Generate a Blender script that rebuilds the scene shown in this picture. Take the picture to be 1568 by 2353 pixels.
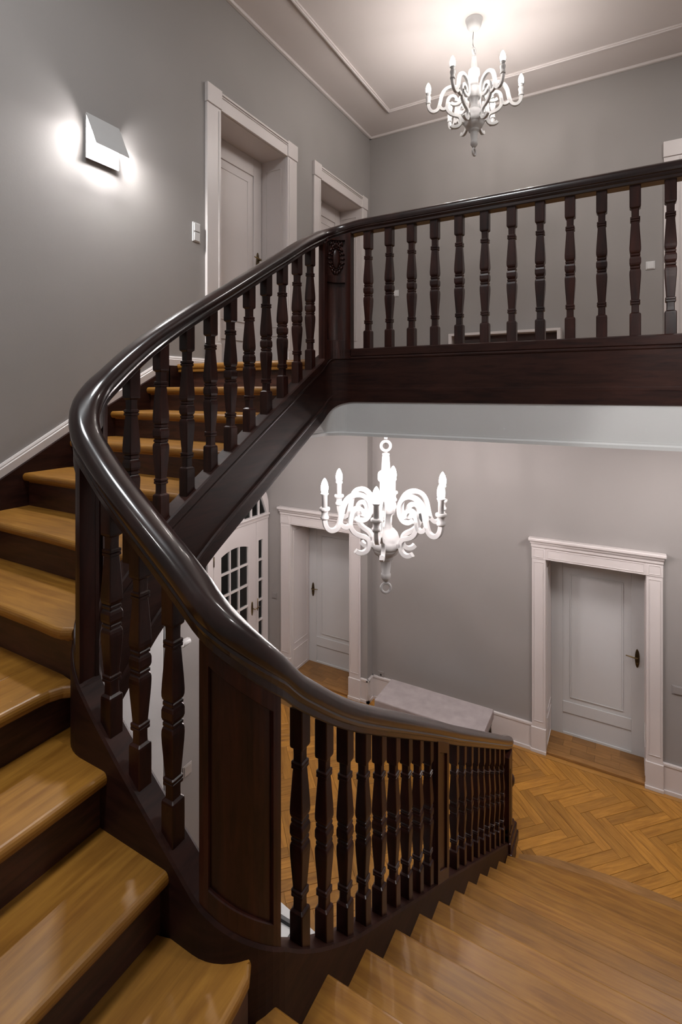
import bpy, math, random
from mathutils import Vector, Matrix
random.seed(7)
S = bpy.context.scene
for o in list(bpy.data.objects): bpy.data.objects.remove(o, do_unlink=True)
COL = S.collection
PI = math.pi

# ------------------------------------------------------------------ camera, world, exposure
YAW = math.radians(29.45)
cam_d = bpy.data.cameras.new('camera'); cam = bpy.data.objects.new('camera', cam_d); COL.objects.link(cam)
cam.location = (0, 0, 0); cam.rotation_euler = (PI/2, 0, YAW)
cam_d.sensor_fit = 'VERTICAL'; cam_d.sensor_height = 36.0
cam_d.lens = 1175.0/2353.0*36.0
cam_d.shift_y = -(1176.5-900.0)/2353.0
cam_d.clip_start = 0.02; cam_d.clip_end = 60
S.camera = cam
W = bpy.data.worlds.new('world'); S.world = W; W.use_nodes = True
W.node_tree.nodes['Background'].inputs[0].default_value = (0.5, 0.55, 0.65, 1)
W.node_tree.nodes['Background'].inputs[1].default_value = 0.05
vs = S.view_settings; vs.view_transform = 'Standard'; vs.look = 'None'; vs.gamma = 1.0; vs.use_curve_mapping = False
vs.exposure = 1.35
BULB = 165.0; BULB_UP = 108.0

def lamp(name, kind, loc, energy, color=(1,1,1), size=0.05, rot=None, size_y=None, spot=None):
    l = bpy.data.lights.new(name, kind); l.energy = energy; l.color = color
    if kind == 'AREA':
        l.size = size
        if size_y: l.shape = 'RECTANGLE'; l.size_y = size_y
    else: l.shadow_soft_size = size
    o = bpy.data.objects.new(name, l); COL.objects.link(o); o.location = loc
    if rot: o.rotation_euler = rot
    return o

# ------------------------------------------------------------------ materials
def mat(name, col, rough=0.5, spec=0.5, metal=0.0, emit=None, coat=0.0):
    m = bpy.data.materials.new(name); m.use_nodes = True
    b = m.node_tree.nodes['Principled BSDF']
    b.inputs['Base Color'].default_value = (*col, 1); b.inputs['Roughness'].default_value = rough
    b.inputs['Metallic'].default_value = metal
    b.inputs['Specular IOR Level'].default_value = spec
    if coat: b.inputs['Coat Weight'].default_value = coat; b.inputs['Coat Roughness'].default_value = 0.12
    if emit:
        b.inputs['Emission Color'].default_value = (*emit[0], 1); b.inputs['Emission Strength'].default_value = emit[1]
    return m

def noise_bump(m, scale=60, strength=0.15, dist=0.002, colvar=0.0, base=None, big=1.2):
    nt = m.node_tree; b = nt.nodes['Principled BSDF']
    tc = nt.nodes.new('ShaderNodeTexCoord')
    n = nt.nodes.new('ShaderNodeTexNoise'); n.inputs['Scale'].default_value = scale; n.inputs['Detail'].default_value = 4
    nt.links.new(tc.outputs['Object'], n.inputs['Vector'])
    bp = nt.nodes.new('ShaderNodeBump'); bp.inputs['Strength'].default_value = strength; bp.inputs['Distance'].default_value = dist
    nt.links.new(n.outputs['Fac'], bp.inputs['Height']); nt.links.new(bp.outputs['Normal'], b.inputs['Normal'])
    if colvar:
        n2 = nt.nodes.new('ShaderNodeTexNoise'); n2.inputs['Scale'].default_value = big; n2.inputs['Detail'].default_value = 3
        nt.links.new(tc.outputs['Object'], n2.inputs['Vector'])
        r = nt.nodes.new('ShaderNodeValToRGB'); c = base
        r.color_ramp.elements[0].position = 0.3; r.color_ramp.elements[1].position = 0.7
        r.color_ramp.elements[0].color = (*[x*(1-colvar) for x in c], 1); r.color_ramp.elements[1].color = (*[min(1, x*(1+colvar)) for x in c], 1)
        nt.links.new(n2.outputs['Fac'], r.inputs['Fac']); nt.links.new(r.outputs['Color'], b.inputs['Base Color'])
    return m

def wood(name, dark, light, stretch=(1, 12, 12), scale=3.0, rough=0.35, coat=0.0, rnd=None, rndamt=0.25, bump=0.08, spec=0.5, knots=True):
    """procedural grain; rnd: None | 'object' | 'island'"""
    m = bpy.data.materials.new(name); m.use_nodes = True; nt = m.node_tree; L = nt.links
    b = nt.nodes['Principled BSDF']; b.inputs['Roughness'].default_value = rough; b.inputs['Specular IOR Level'].default_value = spec
    if coat: b.inputs['Coat Weight'].default_value = coat; b.inputs['Coat Roughness'].default_value = 0.1
    tc = nt.nodes.new('ShaderNodeTexCoord'); mp = nt.nodes.new('ShaderNodeMapping'); mp.inputs['Scale'].default_value = stretch
    L.new(tc.outputs['Object'], mp.inputs['Vector'])
    src = mp.outputs['Vector']; rv = None
    if rnd:
        if rnd == 'object': rn = nt.nodes.new('ShaderNodeObjectInfo'); rv = rn.outputs['Random']
        else: rn = nt.nodes.new('ShaderNodeNewGeometry'); rv = rn.outputs['Random Per Island']
        ad = nt.nodes.new('ShaderNodeVectorMath'); ad.operation = 'ADD'
        mu = nt.nodes.new('ShaderNodeMath'); mu.operation = 'MULTIPLY'; mu.inputs[1].default_value = 37.0
        L.new(rv, mu.inputs[0]); L.new(mp.outputs['Vector'], ad.inputs[0]); L.new(mu.outputs[0], ad.inputs[1]); src = ad.outputs[0]
    n = nt.nodes.new('ShaderNodeTexNoise'); n.inputs['Scale'].default_value = scale; n.inputs['Detail'].default_value = 8; n.inputs['Roughness'].default_value = 0.62; n.inputs['Distortion'].default_value = 0.6
    L.new(src, n.inputs['Vector'])
    r = nt.nodes.new('ShaderNodeValToRGB'); r.color_ramp.elements[0].position = 0.33; r.color_ramp.elements[1].position = 0.68
    r.color_ramp.elements[0].color = (*dark, 1); r.color_ramp.elements[1].color = (*light, 1)
    L.new(n.outputs['Fac'], r.inputs['Fac']); out = r.outputs['Color']
    # large patches of wear
    n2 = nt.nodes.new('ShaderNodeTexNoise'); n2.inputs['Scale'].default_value = 2.3; n2.inputs['Detail'].default_value = 3
    L.new(tc.outputs['Object'], n2.inputs['Vector'])
    mr = nt.nodes.new('ShaderNodeMapRange'); mr.inputs[1].default_value = 0.3; mr.inputs[2].default_value = 0.7; mr.inputs[3].default_value = 0.86; mr.inputs[4].default_value = 1.12
    L.new(n2.outputs['Fac'], mr.inputs[0])
    hs = nt.nodes.new('ShaderNodeHueSaturation'); L.new(out, hs.inputs['Color'])
    if rnd:
        m2 = nt.nodes.new('ShaderNodeMapRange'); m2.inputs[3].default_value = 1-rndamt; m2.inputs[4].default_value = 1+rndamt
        L.new(rv, m2.inputs[0]); mm = nt.nodes.new('ShaderNodeMath'); mm.operation = 'MULTIPLY'
        L.new(m2.outputs[0], mm.inputs[0]); L.new(mr.outputs[0], mm.inputs[1]); L.new(mm.outputs[0], hs.inputs['Value'])
    else: L.new(mr.outputs[0], hs.inputs['Value'])
    L.new(hs.outputs['Color'], b.inputs['Base Color'])
    bp = nt.nodes.new('ShaderNodeBump'); bp.inputs['Strength'].default_value = bump; bp.inputs['Distance'].default_value = 0.003
    L.new(n.outputs['Fac'], bp.inputs['Height']); L.new(bp.outputs['Normal'], b.inputs['Normal'])
    return m

WALLC = (0.296, 0.279, 0.270)
M_wall = noise_bump(mat('grey_wall_paint', WALLC, 0.75, 0.25), 90, 0.12, 0.002, 0.03, WALLC)
M_white = noise_bump(mat('white_lacquer', (0.62, 0.58, 0.57), 0.38, 0.5), 25, 0.03, 0.001)
M_doorw = noise_bump(mat('cool_white_door_paint', (0.56, 0.57, 0.575), 0.4, 0.5), 25, 0.03, 0.001)
M_ceil = noise_bump(mat('ceiling_paint', (0.60, 0.56, 0.545), 0.85, 0.2), 60, 0.1, 0.001)
M_plast = noise_bump(mat('white_plaster', (0.60, 0.605, 0.60), 0.8, 0.2), 60, 0.1, 0.001)
OD, OL = (0.185, 0.074, 0.008), (0.310, 0.144, 0.021)
M_oakX = wood('oak_tread_grain_across', OD, OL, (1.2, 14, 14), 2.6, 0.42, rnd='object', rndamt=0.06, bump=0.04)
M_oakY = wood('oak_tread_grain_along', OD, OL, (14, 1.2, 14), 2.6, 0.40, rnd='object', rndamt=0.06, bump=0.04)
M_plank = wood('oak_parquet_plank', (0.26, 0.108, 0.013), (0.44, 0.208, 0.034), (1.5, 14, 14), 3.0, 0.36, rnd='object', rndamt=0.22, bump=0.03)
M_plankI = wood('oak_parquet_rest', (0.26, 0.108, 0.013), (0.44, 0.208, 0.034), (6, 6, 6), 3.0, 0.36, rnd='island', rndamt=0.22, bump=0.03)
M_bord = wood('oak_border', (0.30, 0.140, 0.03), (0.44, 0.22, 0.055), (1.5, 14, 14), 3.0, 0.38, bump=0.03)
M_thr = wood('brown_threshold_oak', (0.20, 0.095, 0.025), (0.31, 0.155, 0.05), (2, 14, 14), 3.0, 0.4, rnd='object', rndamt=0.2, bump=0.03)
DD, DL = (0.0095, 0.0026, 0.0022), (0.045, 0.0112, 0.0066)
M_dark = wood('dark_mahogany', DD, DL, (9, 9, 1.1), 3.2, 0.33, bump=0.10, rnd='object', rndamt=0.15, spec=0.35)
M_string = wood('dark_mahogany_string', (0.012, 0.0038, 0.003), (0.036, 0.0118, 0.0075), (1.5, 1.5, 12), 3.0, 0.5, bump=0.08, spec=0.2)
M_riser = wood('dark_riser_wood', (0.022, 0.0075, 0.0055), (0.075, 0.026, 0.016), (2, 2, 14), 3.0, 0.42, bump=0.08)
M_rail = wood('polished_dark_handrail', (0.010, 0.0045, 0.0045), (0.028, 0.0105, 0.0085), (3, 3, 3), 2.0, 0.33, coat=0.7, bump=0.02, spec=0.3)
M_paper = noise_bump(mat('white_paper_lamp', (0.50, 0.50, 0.50), 0.6, 0.3), 30, 0.05, 0.001)
M_black = mat('black_metal', (0.012, 0.012, 0.013), 0.4)
M_brass = noise_bump(mat('aged_brass', (0.24, 0.17, 0.075), 0.35, 0.5, 1.0), 80, 0.1, 0.001)
M_bronze = noise_bump(mat('dark_bronze', (0.10, 0.07, 0.035), 0.4, 0.5, 0.9), 80, 0.1, 0.001)
M_plastic = mat('white_plastic', (0.62, 0.62, 0.62), 0.35)
M_dplastic = mat('grey_switch_plastic', (0.27, 0.255, 0.25), 0.4)
M_fabric = noise_bump(mat('mauve_grey_upholstery', (0.36, 0.318, 0.315), 0.9, 0.2), 300, 0.35, 0.001, 0.10, (0.36, 0.318, 0.315), 9)
M_cord = mat('lamp_cord', (0.03, 0.025, 0.02), 0.5)
M_sconce = noise_bump(mat('pale_grey_sconce_metal', (0.46, 0.46, 0.46), 0.45), 60, 0.03, 0.001)
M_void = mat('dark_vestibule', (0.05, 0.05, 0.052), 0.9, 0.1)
M_bulb = mat('glowing_bulb', (1, 1, 1), 0.3, emit=((1.0, 0.90, 0.885), BULB))
M_bulbu = mat('glowing_bulb_upstairs', (1, 1, 1), 0.3, emit=((1.0, 0.93, 0.88), BULB_UP))
def glass_mat():
    m = bpy.data.materials.new('thin_glass'); m.use_nodes = True; nt = m.node_tree
    nt.nodes.remove(nt.nodes['Principled BSDF']); out = nt.nodes['Material Output']
    tr = nt.nodes.new('ShaderNodeBsdfTransparent'); tr.inputs[0].default_value = (0.8, 0.85, 0.85, 1)
    gl = nt.nodes.new('ShaderNodeBsdfGlossy'); gl.inputs['Roughness'].default_value = 0.08
    fr = nt.nodes.new('ShaderNodeFresnel'); mx = nt.nodes.new('ShaderNodeMixShader')
    nt.links.new(fr.outputs[0], mx.inputs[0]); nt.links.new(tr.outputs[0], mx.inputs[1]); nt.links.new(gl.outputs[0], mx.inputs[2]); nt.links.new(mx.outputs[0], out.inputs[0])
    return m
M_glass = glass_mat()

# ------------------------------------------------------------------ helpers
class MB:
    """collects geometry in one mesh"""
    def __init__(s): s.v = []; s.f = []; s.sm = []
    def add(s, verts, faces, smooth=False):
        n = len(s.v); s.v += [tuple(v) for v in verts]; s.f += [tuple(i+n for i in f) for f in faces]; s.sm += [smooth]*len(faces); return s
    def box(s, a, b):
        x0, y0, z0 = [min(a[i], b[i]) for i in range(3)]; x1, y1, z1 = [max(a[i], b[i]) for i in range(3)]
        return s.add([(x0,y0,z0),(x1,y0,z0),(x1,y1,z0),(x0,y1,z0),(x0,y0,z1),(x1,y0,z1),(x1,y1,z1),(x0,y1,z1)],
                     [(0,3,2,1),(4,5,6,7),(0,1,5,4),(1,2,6,5),(2,3,7,6),(3,0,4,7)])
    def prism(s, poly, z0, z1, smooth=False):
        """poly: ccw xy list"""
        n = len(poly); a = sum(poly[i][0]*poly[(i+1)%n][1]-poly[(i+1)%n][0]*poly[i][1] for i in range(n))
        if a < 0: poly = poly[::-1]
        v = [(x, y, z0) for x, y in poly] + [(x, y, z1) for x, y in poly]
        return s.add(v, [tuple(range(n))[::-1], tuple(range(n, 2*n))] + [(i, (i+1) % n, n+(i+1) % n, n+i) for i in range(n)])
    def loft(s, rings, smooth=False, closed=False, caps=True):
        m = len(rings[0]); k = len(rings); v = [p for r in rings for p in r]; f = []
        for j in range(k if closed else k-1):
            a = j*m; b = ((j+1) % k)*m
            for i in range(m): f.append((a+i, a+(i+1) % m, b+(i+1) % m, b+i))
        n0 = len(s.v); s.add(v, f, smooth)
        if caps and not closed:
            s.f += [tuple(n0+i for i in range(m))[::-1], tuple(n0+(k-1)*m+i for i in range(m))]; s.sm += [False, False]
        return s
    def lathe(s, prof, c=(0,0,0), n=20, axis='z', smooth=True):
        rings = []
        for r, h in prof:
            ring = []
            for i in range(n):
                a = 2*PI*i/n; x, y = r*math.cos(a), r*math.sin(a)
                if axis == 'z': p = (c[0]+x, c[1]+y, c[2]+h)
                elif axis == 'y': p = (c[0]+x, c[1]+h, c[2]-y)
                else: p = (c[0]+h, c[1]+x, c[2]+y)
                ring.append(p)
            rings.append(ring)
        return s.loft(rings, smooth)
    def tube(s, pts, r, n=8, smooth=True):
        rings = []
        for i, p in enumerate(pts):
            p = Vector(p); t = (Vector(pts[min(i+1, len(pts)-1)])-Vector(pts[max(i-1, 0)])).normalized()
            u = t.cross(Vector((0,0,1))); u = u.normalized() if u.length > 1e-3 else Vector((1,0,0)); w = u.cross(t)
            rr = r[i] if isinstance(r, (list, tuple)) else r
            rings.append([tuple(p+u*rr*math.cos(2*PI*k/n)+w*rr*math.sin(2*PI*k/n)) for k in range(n)])
        return s.loft(rings, smooth)
    def torus(s, c, R, r, ax='y', n=28, m=10, sq=1.0):
        rings = []
        for i in range(n):
            a = 2*PI*i/n; ring = []
            for j in range(m):
                b = 2*PI*j/m; rr = R+r*math.cos(b); h = r*math.sin(b)*sq
                if ax == 'y': ring.append((c[0]+rr*math.cos(a), c[1]+h, c[2]+rr*math.sin(a)))
                elif ax == 'x': ring.append((c[0]+h, c[1]+rr*math.cos(a), c[2]+rr*math.sin(a)))
                else: ring.append((c[0]+rr*math.cos(a), c[1]+rr*math.sin(a), c[2]+h))
            rings.append(ring)
        return s.loft(rings, True, closed=True)
    def ball(s, c, rx, ry, rz, n=12, m=8, rot=None):
        rings = []
        for j in range(m+1):
            t = -PI/2+PI*j/m; ct = max(math.cos(t), 0.02)
            ring = []
            for i in range(n):
                a = 2*PI*i/n; p = Vector((rx*ct*math.cos(a), ry*ct*math.sin(a), rz*math.sin(t)))
                if rot: p = rot @ p
                ring.append((c[0]+p.x, c[1]+p.y, c[2]+p.z))
            rings.append(ring)
        return s.loft(rings, True)
    def xf(s, M): s.v = [tuple(M @ Vector(v)) for v in s.v]; return s
    def mesh(s, name, m):
        me = bpy.data.meshes.new(name); me.from_pydata(s.v, [], s.f); me.materials.append(m)
        me.polygons.foreach_set('use_smooth', s.sm); me.update(); return me

def fixn(me):
    import bmesh
    bm = bmesh.new(); bm.from_mesh(me); bmesh.ops.recalc_face_normals(bm, faces=bm.faces); bm.to_mesh(me); bm.free()

def obj(name, mb, m, parent=None, bevel=0.0, fix=True):
    me = mb.mesh(name, m) if isinstance(mb, MB) else mb
    if fix: fixn(me)
    o = bpy.data.objects.new(name, me); COL.objects.link(o)
    if parent:
        o.parent = parent; w = parent
        off = Vector((0,0,0))
        while w: off += Vector(w.location); w = w.parent
        o.location = -off
    if bevel:
        b = o.modifiers.new('bevel', 'BEVEL'); b.width = bevel; b.segments = 2; b.limit_method = 'ANGLE'; b.angle_limit = math.radians(40)
    return o

def tag(o, label=None, cat=None, group=None, kind=None):
    if label: o['label'] = label
    if cat: o['category'] = cat
    if group: o['group'] = group
    if kind: o['kind'] = kind
    return o
def empty(name, loc=(0,0,0), label=None, cat=None, group=None, kind=None, rz=0):
    o = bpy.data.objects.new(name, None); COL.objects.link(o); o.location = loc; o.empty_display_size = 0.1
    o.rotation_euler = (0, 0, rz)
    return tag(o, label, cat, group, kind)
def copytree(o, parent=None):
    c = o.copy(); COL.objects.link(c)
    if parent: c.parent = parent
    for ch in list(o.children): copytree(ch, c)
    return c
def interp(tab, s):
    if s <= tab[0][0]: return tab[0][1]
    for (a, x), (b, y) in zip(tab, tab[1:]):
        if s <= b: return x+(y-x)*(s-a)/(b-a)
    return tab[-1][1]
def smooth_tab(tab, lo, hi, step=0.02, win=0.06):
    n = int((hi-lo)/step)+1; out = []
    for i in range(n+1):
        s = lo+i*step; out.append((s, sum(interp(tab, s+win*k/4) for k in range(-4, 5))/9))
    return out

# ------------------------------------------------------------------ key dimensions (camera eye is z = 0)
ZF, ZL, ZC = -3.85, 0.20, 3.21           # hall floor, upper landing, ceiling
XL, YB, XR, YS = -2.863, 5.82, 0.52, -0.45
ZLC = -0.245                             # ceiling of the lower hall
XH = 1.7
nos_y = [2.629, 2.358, 2.083, 1.815, 1.549, 1.29, 1.025]
nos_z = [0.20, 0.030, -0.123, -0.280, -0.438]
def NZ(k): return nos_z[k] if k < 5 else -0.438-0.178*(k-4)
def NY(k): return 1.14+0.2732*(k-11)

# balustrade centre line: east side of the well, three-step cross flight, west side, balcony
RC = 0.14; XE_, XW_, YSo = -0.88, -1.64, 1.035
YBc = 2.78; RB = 0.15
S1 = 4.6-(YSo+RC); S2 = S1+RC*PI/2; S3 = S2+(XE_-XW_-2*RC); S4 = S3+RC*PI/2; S5 = S4+(2.63-(YSo+RC)); S6 = S5+RB*PI/2; S7 = S6+(XR-(XW_+RB))
def path(s):
    """centre point and unit normal towards the stair side"""
    if s < S1: return (XE_, 4.6-s), (1.0, 0.0)
    if s < S2:
        a = -(s-S1)/RC; return (XE_-RC+RC*math.cos(a), YSo+RC+RC*math.sin(a)), (math.cos(a), math.sin(a))
    if s < S3: return (XE_-RC-(s-S2), YSo), (0.0, -1.0)
    if s < S4:
        a = -PI/2-(s-S3)/RC; return (XW_+RC+RC*math.cos(a), YSo+RC+RC*math.sin(a)), (math.cos(a), math.sin(a))
    if s < S5: return (XW_, YSo+RC+(s-S4)), (-1.0, 0.0)
    if s < S6:
        a = PI-(s-S5)/RB; return (XW_+RB+RB*math.cos(a), 2.63+RB*math.sin(a)), (math.cos(a), math.sin(a))
    return (XW_+RB+(s-S6), YBc), (0.0, 1.0)
W_ = lambda y: S4+y-(YSo+RC)           # s on the west side from y
TOP = smooth_tab([(0.25,-3.69),(0.47,-3.553),(1.89,-2.627),(2.28,-2.389),(2.612,-2.175),(3.013,-1.92),(3.2,-1.775),(3.299,-1.690),(3.402,-1.590),(3.476,-1.505),(3.532,-1.450),
    (3.583,-1.403),(3.651,-1.350),(3.748,-1.272),(3.809,-1.225),(3.888,-1.162),(3.949,-1.110),(4.028,-1.042),(4.107,-0.970),(4.159,-0.905),(W_(1.20),-0.70),(W_(1.395),-0.535),(W_(1.69),-0.356),(W_(1.989),-0.178),
    (W_(2.524),0.135),(S5,0.192),(S5+0.07,0.262),(S7,0.262)], 0.2, S7, 0.02, 0.05)
RAIL = smooth_tab([(0.1,-3.03),(0.424,-2.842),(1.764,-1.999),(2.028,-1.826),(2.6,-1.463),(2.898,-1.274),(3.036,-1.182),(3.173,-1.082),(3.31,-0.97),(3.414,-0.888),
    (3.453,-0.838),(3.543,-0.740),(3.628,-0.662),(3.675,-0.620),(3.766,-0.550),(3.858,-0.481),(3.937,-0.420),(4.052,-0.330),(4.125,-0.262),(4.16,-0.222),
    (S4,-0.035),(W_(1.33),0.110),(W_(1.51),0.236),(W_(1.826),0.421),(W_(2.111),0.594),(W_(2.286),0.695),(W_(2.383),0.757),(W_(2.56),0.855),(S5+0.10,0.935),(S6+0.02,0.965),(S7,0.965)], 0.1, S7, 0.02, 0.08)
BOT = smooth_tab([(0.2,-4.0),(0.47,-3.85),(1.0,-3.56),(3.4,-2.00),(3.6,-1.84),(4.1,-1.42),(S4,-1.16),(W_(1.37),-0.95),(W_(1.681),-0.723),(W_(2.071),-0.494),(W_(2.48),-0.251),(S5,-0.165),(S5+0.12,-0.085),(S6,-0.062),(S7,-0.062)], 0.2, S7, 0.02, 0.05)
zt = lambda s: interp(TOP, s)
zr = lambda s: interp(RAIL, s)
zb = lambda s: max(interp(BOT, s), ZF)
def srange(a, b, step=0.04):
    """denser in the bends"""
    out = [a]; s = a
    while s < b-1e-6:
        st = 0.018 if (S1-0.3 < s < S4+0.2 or S5-0.15 < s < S6+0.05) else step
        s = min(s+st, b); out.append(s)
    return out
def sweep(mb, ss, prof, smooth=False, scale=lambda s: 1.0):
    """prof(s) -> list of (offset towards stair side, z)"""
    rings = []
    for s in ss:
        (x, y), (nx, ny) = path(s)
        rings.append([(x+nx*o, y+ny*o, z) for o, z in prof(s)])
    return mb.loft(rings, smooth)

# ------------------------------------------------------------------ large structure
def struct(name, mb, m, bevel=0, label=None):
    o = obj(name, mb, m, None, bevel); o['kind'] = 'structure'
    if label: o['label'] = label
    return o
def wall_y(x0, x1, y0, y1, z0, z1, holes):
    """wall running along y between x0 and x1 with rectangular holes (ya,yb,za,zb)"""
    mb = MB(); cur = y0
    for ya, yb, za, zb_ in sorted(holes):
        mb.box((x0, cur, z0), (x1, ya, z1))
        if zb_ < z1: mb.box((x0, ya, zb_), (x1, yb, z1))
        if za > z0: mb.box((x0, ya, z0), (x1, yb, za))
        cur = yb
    mb.box((x0, cur, z0), (x1, y1, z1)); return mb
def wall_x(y0, y1, x0, x1, z0, z1, holes):
    mb = MB(); cur = x0
    for xa, xb, za, zb_ in sorted(holes):
        mb.box((cur, y0, z0), (xa, y1, z1))
        if zb_ < z1: mb.box((xa, y0, zb_), (xb, y1, z1))
        if za > z0: mb.box((xa, y0, z0), (xb, y1, za))
        cur = xb
    mb.box((cur, y0, z0), (x1, y1, z1)); return mb

D_TOP_U = 2.245
w = wall_y(XL-0.30, XL, YS-0.1, YB, -0.30, ZC+0.1, [(3.083, 3.996, ZL, D_TOP_U), (4.602, 5.557, ZL, D_TOP_U)])
w.box((XL-0.30, YS-0.1, ZF-0.1), (XL, 2.884, -0.30))
struct('wall_left', w, M_wall)
struct('wall_back', MB().box((-2.83, YB, ZF-0.1), (-0.777, YB+0.40, ZLC)).box((0.142, YB, ZF-0.1), (XH+0.1, YB+0.40, ZLC)).box((-0.777, YB, -1.785), (0.142, YB+0.40, ZLC))
       .box((XL-0.3, YB, ZLC), (0.437, YB+0.40, ZC+0.1)).box((1.35, YB, ZLC), (XH+0.1, YB+0.40, ZC+0.1)).box((0.437, YB, D_TOP_U), (1.35, YB+0.40, ZC+0.1)).box((0.437, YB, ZLC), (1.35, YB+0.40, ZL)), M_wall)
w = wall_x(5.68, 6.15, -4.42, -2.83, ZF-0.1, ZLC, [(-3.98, -3.075, ZF, -1.785)])
struct('wall_hall_door', w, M_wall)
struct('wall_front', MB().box((XL-0.3, YS-0.12, ZF-0.1), (XR+0.1, YS, ZC+0.1)), M_wall)
struct('wall_right', MB().box((XR, YS-0.1, ZF-0.1), (XR+0.12, 4.3, ZLC)).box((XR, YS-0.1, ZLC), (XR+0.12, 2.74, ZC+0.1)), M_wall)
struct('wall_hall_right', MB().box((XH, 2.7, ZF-0.1), (XH+0.1, YB+0.1, ZC+0.1)).box((XR, 2.7, ZL), (XH, 2.72, ZC)).box((XR+0.12, 4.26, ZF), (XH, 4.3, ZLC)), M_wall)
struct('wall_hall_left', MB().box((-4.52, 2.8, ZF-0.1), (-4.40, 3.30, ZLC)).box((-4.52, 3.30, -1.20), (-4.40, 5.70, ZLC)).box((-4.52, 2.74, ZF-0.1), (XL-0.3, 2.884, ZLC)), M_wall)
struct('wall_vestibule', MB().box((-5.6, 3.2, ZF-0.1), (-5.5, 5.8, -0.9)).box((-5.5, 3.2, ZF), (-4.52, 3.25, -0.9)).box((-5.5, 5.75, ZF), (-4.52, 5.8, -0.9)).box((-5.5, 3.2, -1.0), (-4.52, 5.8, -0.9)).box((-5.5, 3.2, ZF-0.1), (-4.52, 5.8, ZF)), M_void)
struct('ceiling', MB().box((XL-0.3, YS-0.1, ZC), (XH+0.1, YB+0.1, ZC+0.1)), M_ceil)
# ceiling mouldings
t = MB()
for a, b in (((XL, YS), (XL+0.035, YB)), ((XL, YB-0.035), (XH, YB)), ((XH-0.035, 2.72), (XH, YB))):
    t.box((a[0], a[1], ZC-0.028), (b[0], b[1], ZC))
struct('trim_1', t, M_white, 0.006)
t = MB(); mx0, mx1, my0, my1 = -2.415, 1.25, 0.0, 5.372
for o_, w_, h_ in ((0, 0.042, 0.018), (0.012, 0.018, 0.028)):
    t.box((mx0+o_, my0, ZC-h_), (mx0+o_+w_, my1, ZC)); t.box((mx1-o_-w_, my0, ZC-h_), (mx1-o_, my1, ZC))
    t.box((mx0+o_, my1-o_-w_, ZC-h_), (mx1-o_, my1-o_, ZC)); t.box((mx0+o_, my0+o_, ZC-h_), (mx1-o_, my0+o_+w_, ZC))
struct('trim_2', t, M_white, 0.004)
# slab between the storeys
struct('landing_slab', MB().box((XL, 2.80, ZLC), (XH, YB, ZL-0.03)).box((XL, 2.69, ZLC), (-1.66, 2.80, ZL-0.03)).box((-4.42, 2.80, ZLC), (XL, 5.84, ZLC+0.1)), M_plast)
lf = MB().box((XL, 2.80, ZL-0.03), (XH, YB, ZL)).box((XL, 2.69, ZL-0.03), (-1.66, 2.80, ZL))
struct('floor_landing', lf, M_oakX)
# plaster fascia below the dark balcony beam, following the bend
f = MB(); sweep(f, srange(W_(2.42), S7), lambda s: [(0.03, ZLC+0.01), (-0.034, ZLC+0.01), (-0.034, max(zb(s), ZLC)+0.02), (0.03, max(zb(s), ZLC)+0.02)])
sweep(f, srange(W_(2.44), S7), lambda s: [(-0.02, -0.268), (-0.041, -0.268), (-0.041, -0.252), (-0.037, -0.244), (-0.02, -0.244)])
sweep(f, srange(W_(2.44), S7), lambda s: [(0.03, -0.266), (-0.036, -0.266), (-0.036, ZLC+0.01), (0.03, ZLC+0.01)])
struct('trim_3', f, M_plast)

# ------------------------------------------------------------------ hall floor: herringbone planks
fl = struct('floor', MB().box((-4.42, YS-0.1, ZF-0.12), (XH, YB+0.4, ZF-0.006)), M_bord)
F_ = 1175.0
fwx, fwy, rtx, rty = -math.sin(YAW), math.cos(YAW), math.cos(YAW), math.sin(YAW)
def px(x, y, z):
    d = x*fwx+y*fwy; r = x*rtx+y*rty
    return (784+F_*r/d, 900-F_*z/d, d) if d > 0.05 else (-9e3, -9e3, d)
def clip(poly, x0, x1, y0, y1):
    for ax, lim, sg in ((0, x0, 1), (0, x1, -1), (1, y0, 1), (1, y1, -1)):
        out = []
        for i in range(len(poly)):
            p, q = poly[i], poly[(i+1) % len(poly)]; dp = (p[ax]-lim)*sg; dq = (q[ax]-lim)*sg
            if dp >= 0: out.append(p)
            if dp*dq < 0: t_ = dp/(dp-dq); out.append((p[0]+(q[0]-p[0])*t_, p[1]+(q[1]-p[1])*t_))
        poly = out
        if len(poly) < 3: return []
    return poly
PLL, PLW, G = 0.47, 0.094, 0.0012
bx0, bx1, by0, by1 = -4.30, XH, 0.2, 5.735
def shape(hx, hy): return [(-hx, -hy), (hx, -hy), (hx, hy), (-hx, hy)]
def plank_mb(poly, loc):
    m_ = MB(); c = [(x-loc[0], y-loc[1]) for x, y in poly]; n = len(c)
    cx = sum(p[0] for p in c)/n; cy = sum(p[1] for p in c)/n
    top = [(cx+(x-cx)*0.985, cy+(y-cy)*0.985) for x, y in c]
    m_.loft([[(x, y, -0.006) for x, y in c], [(x, y, -0.0012) for x, y in c], [(x, y, 0) for x, y in top]]); return m_
master = None; cands = []; rest = MB()
r2 = math.sqrt(0.5)
rot = lambda u, v: ((u-v)*r2-0.26, (u+v)*r2+5.14)
N_ = 5
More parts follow.
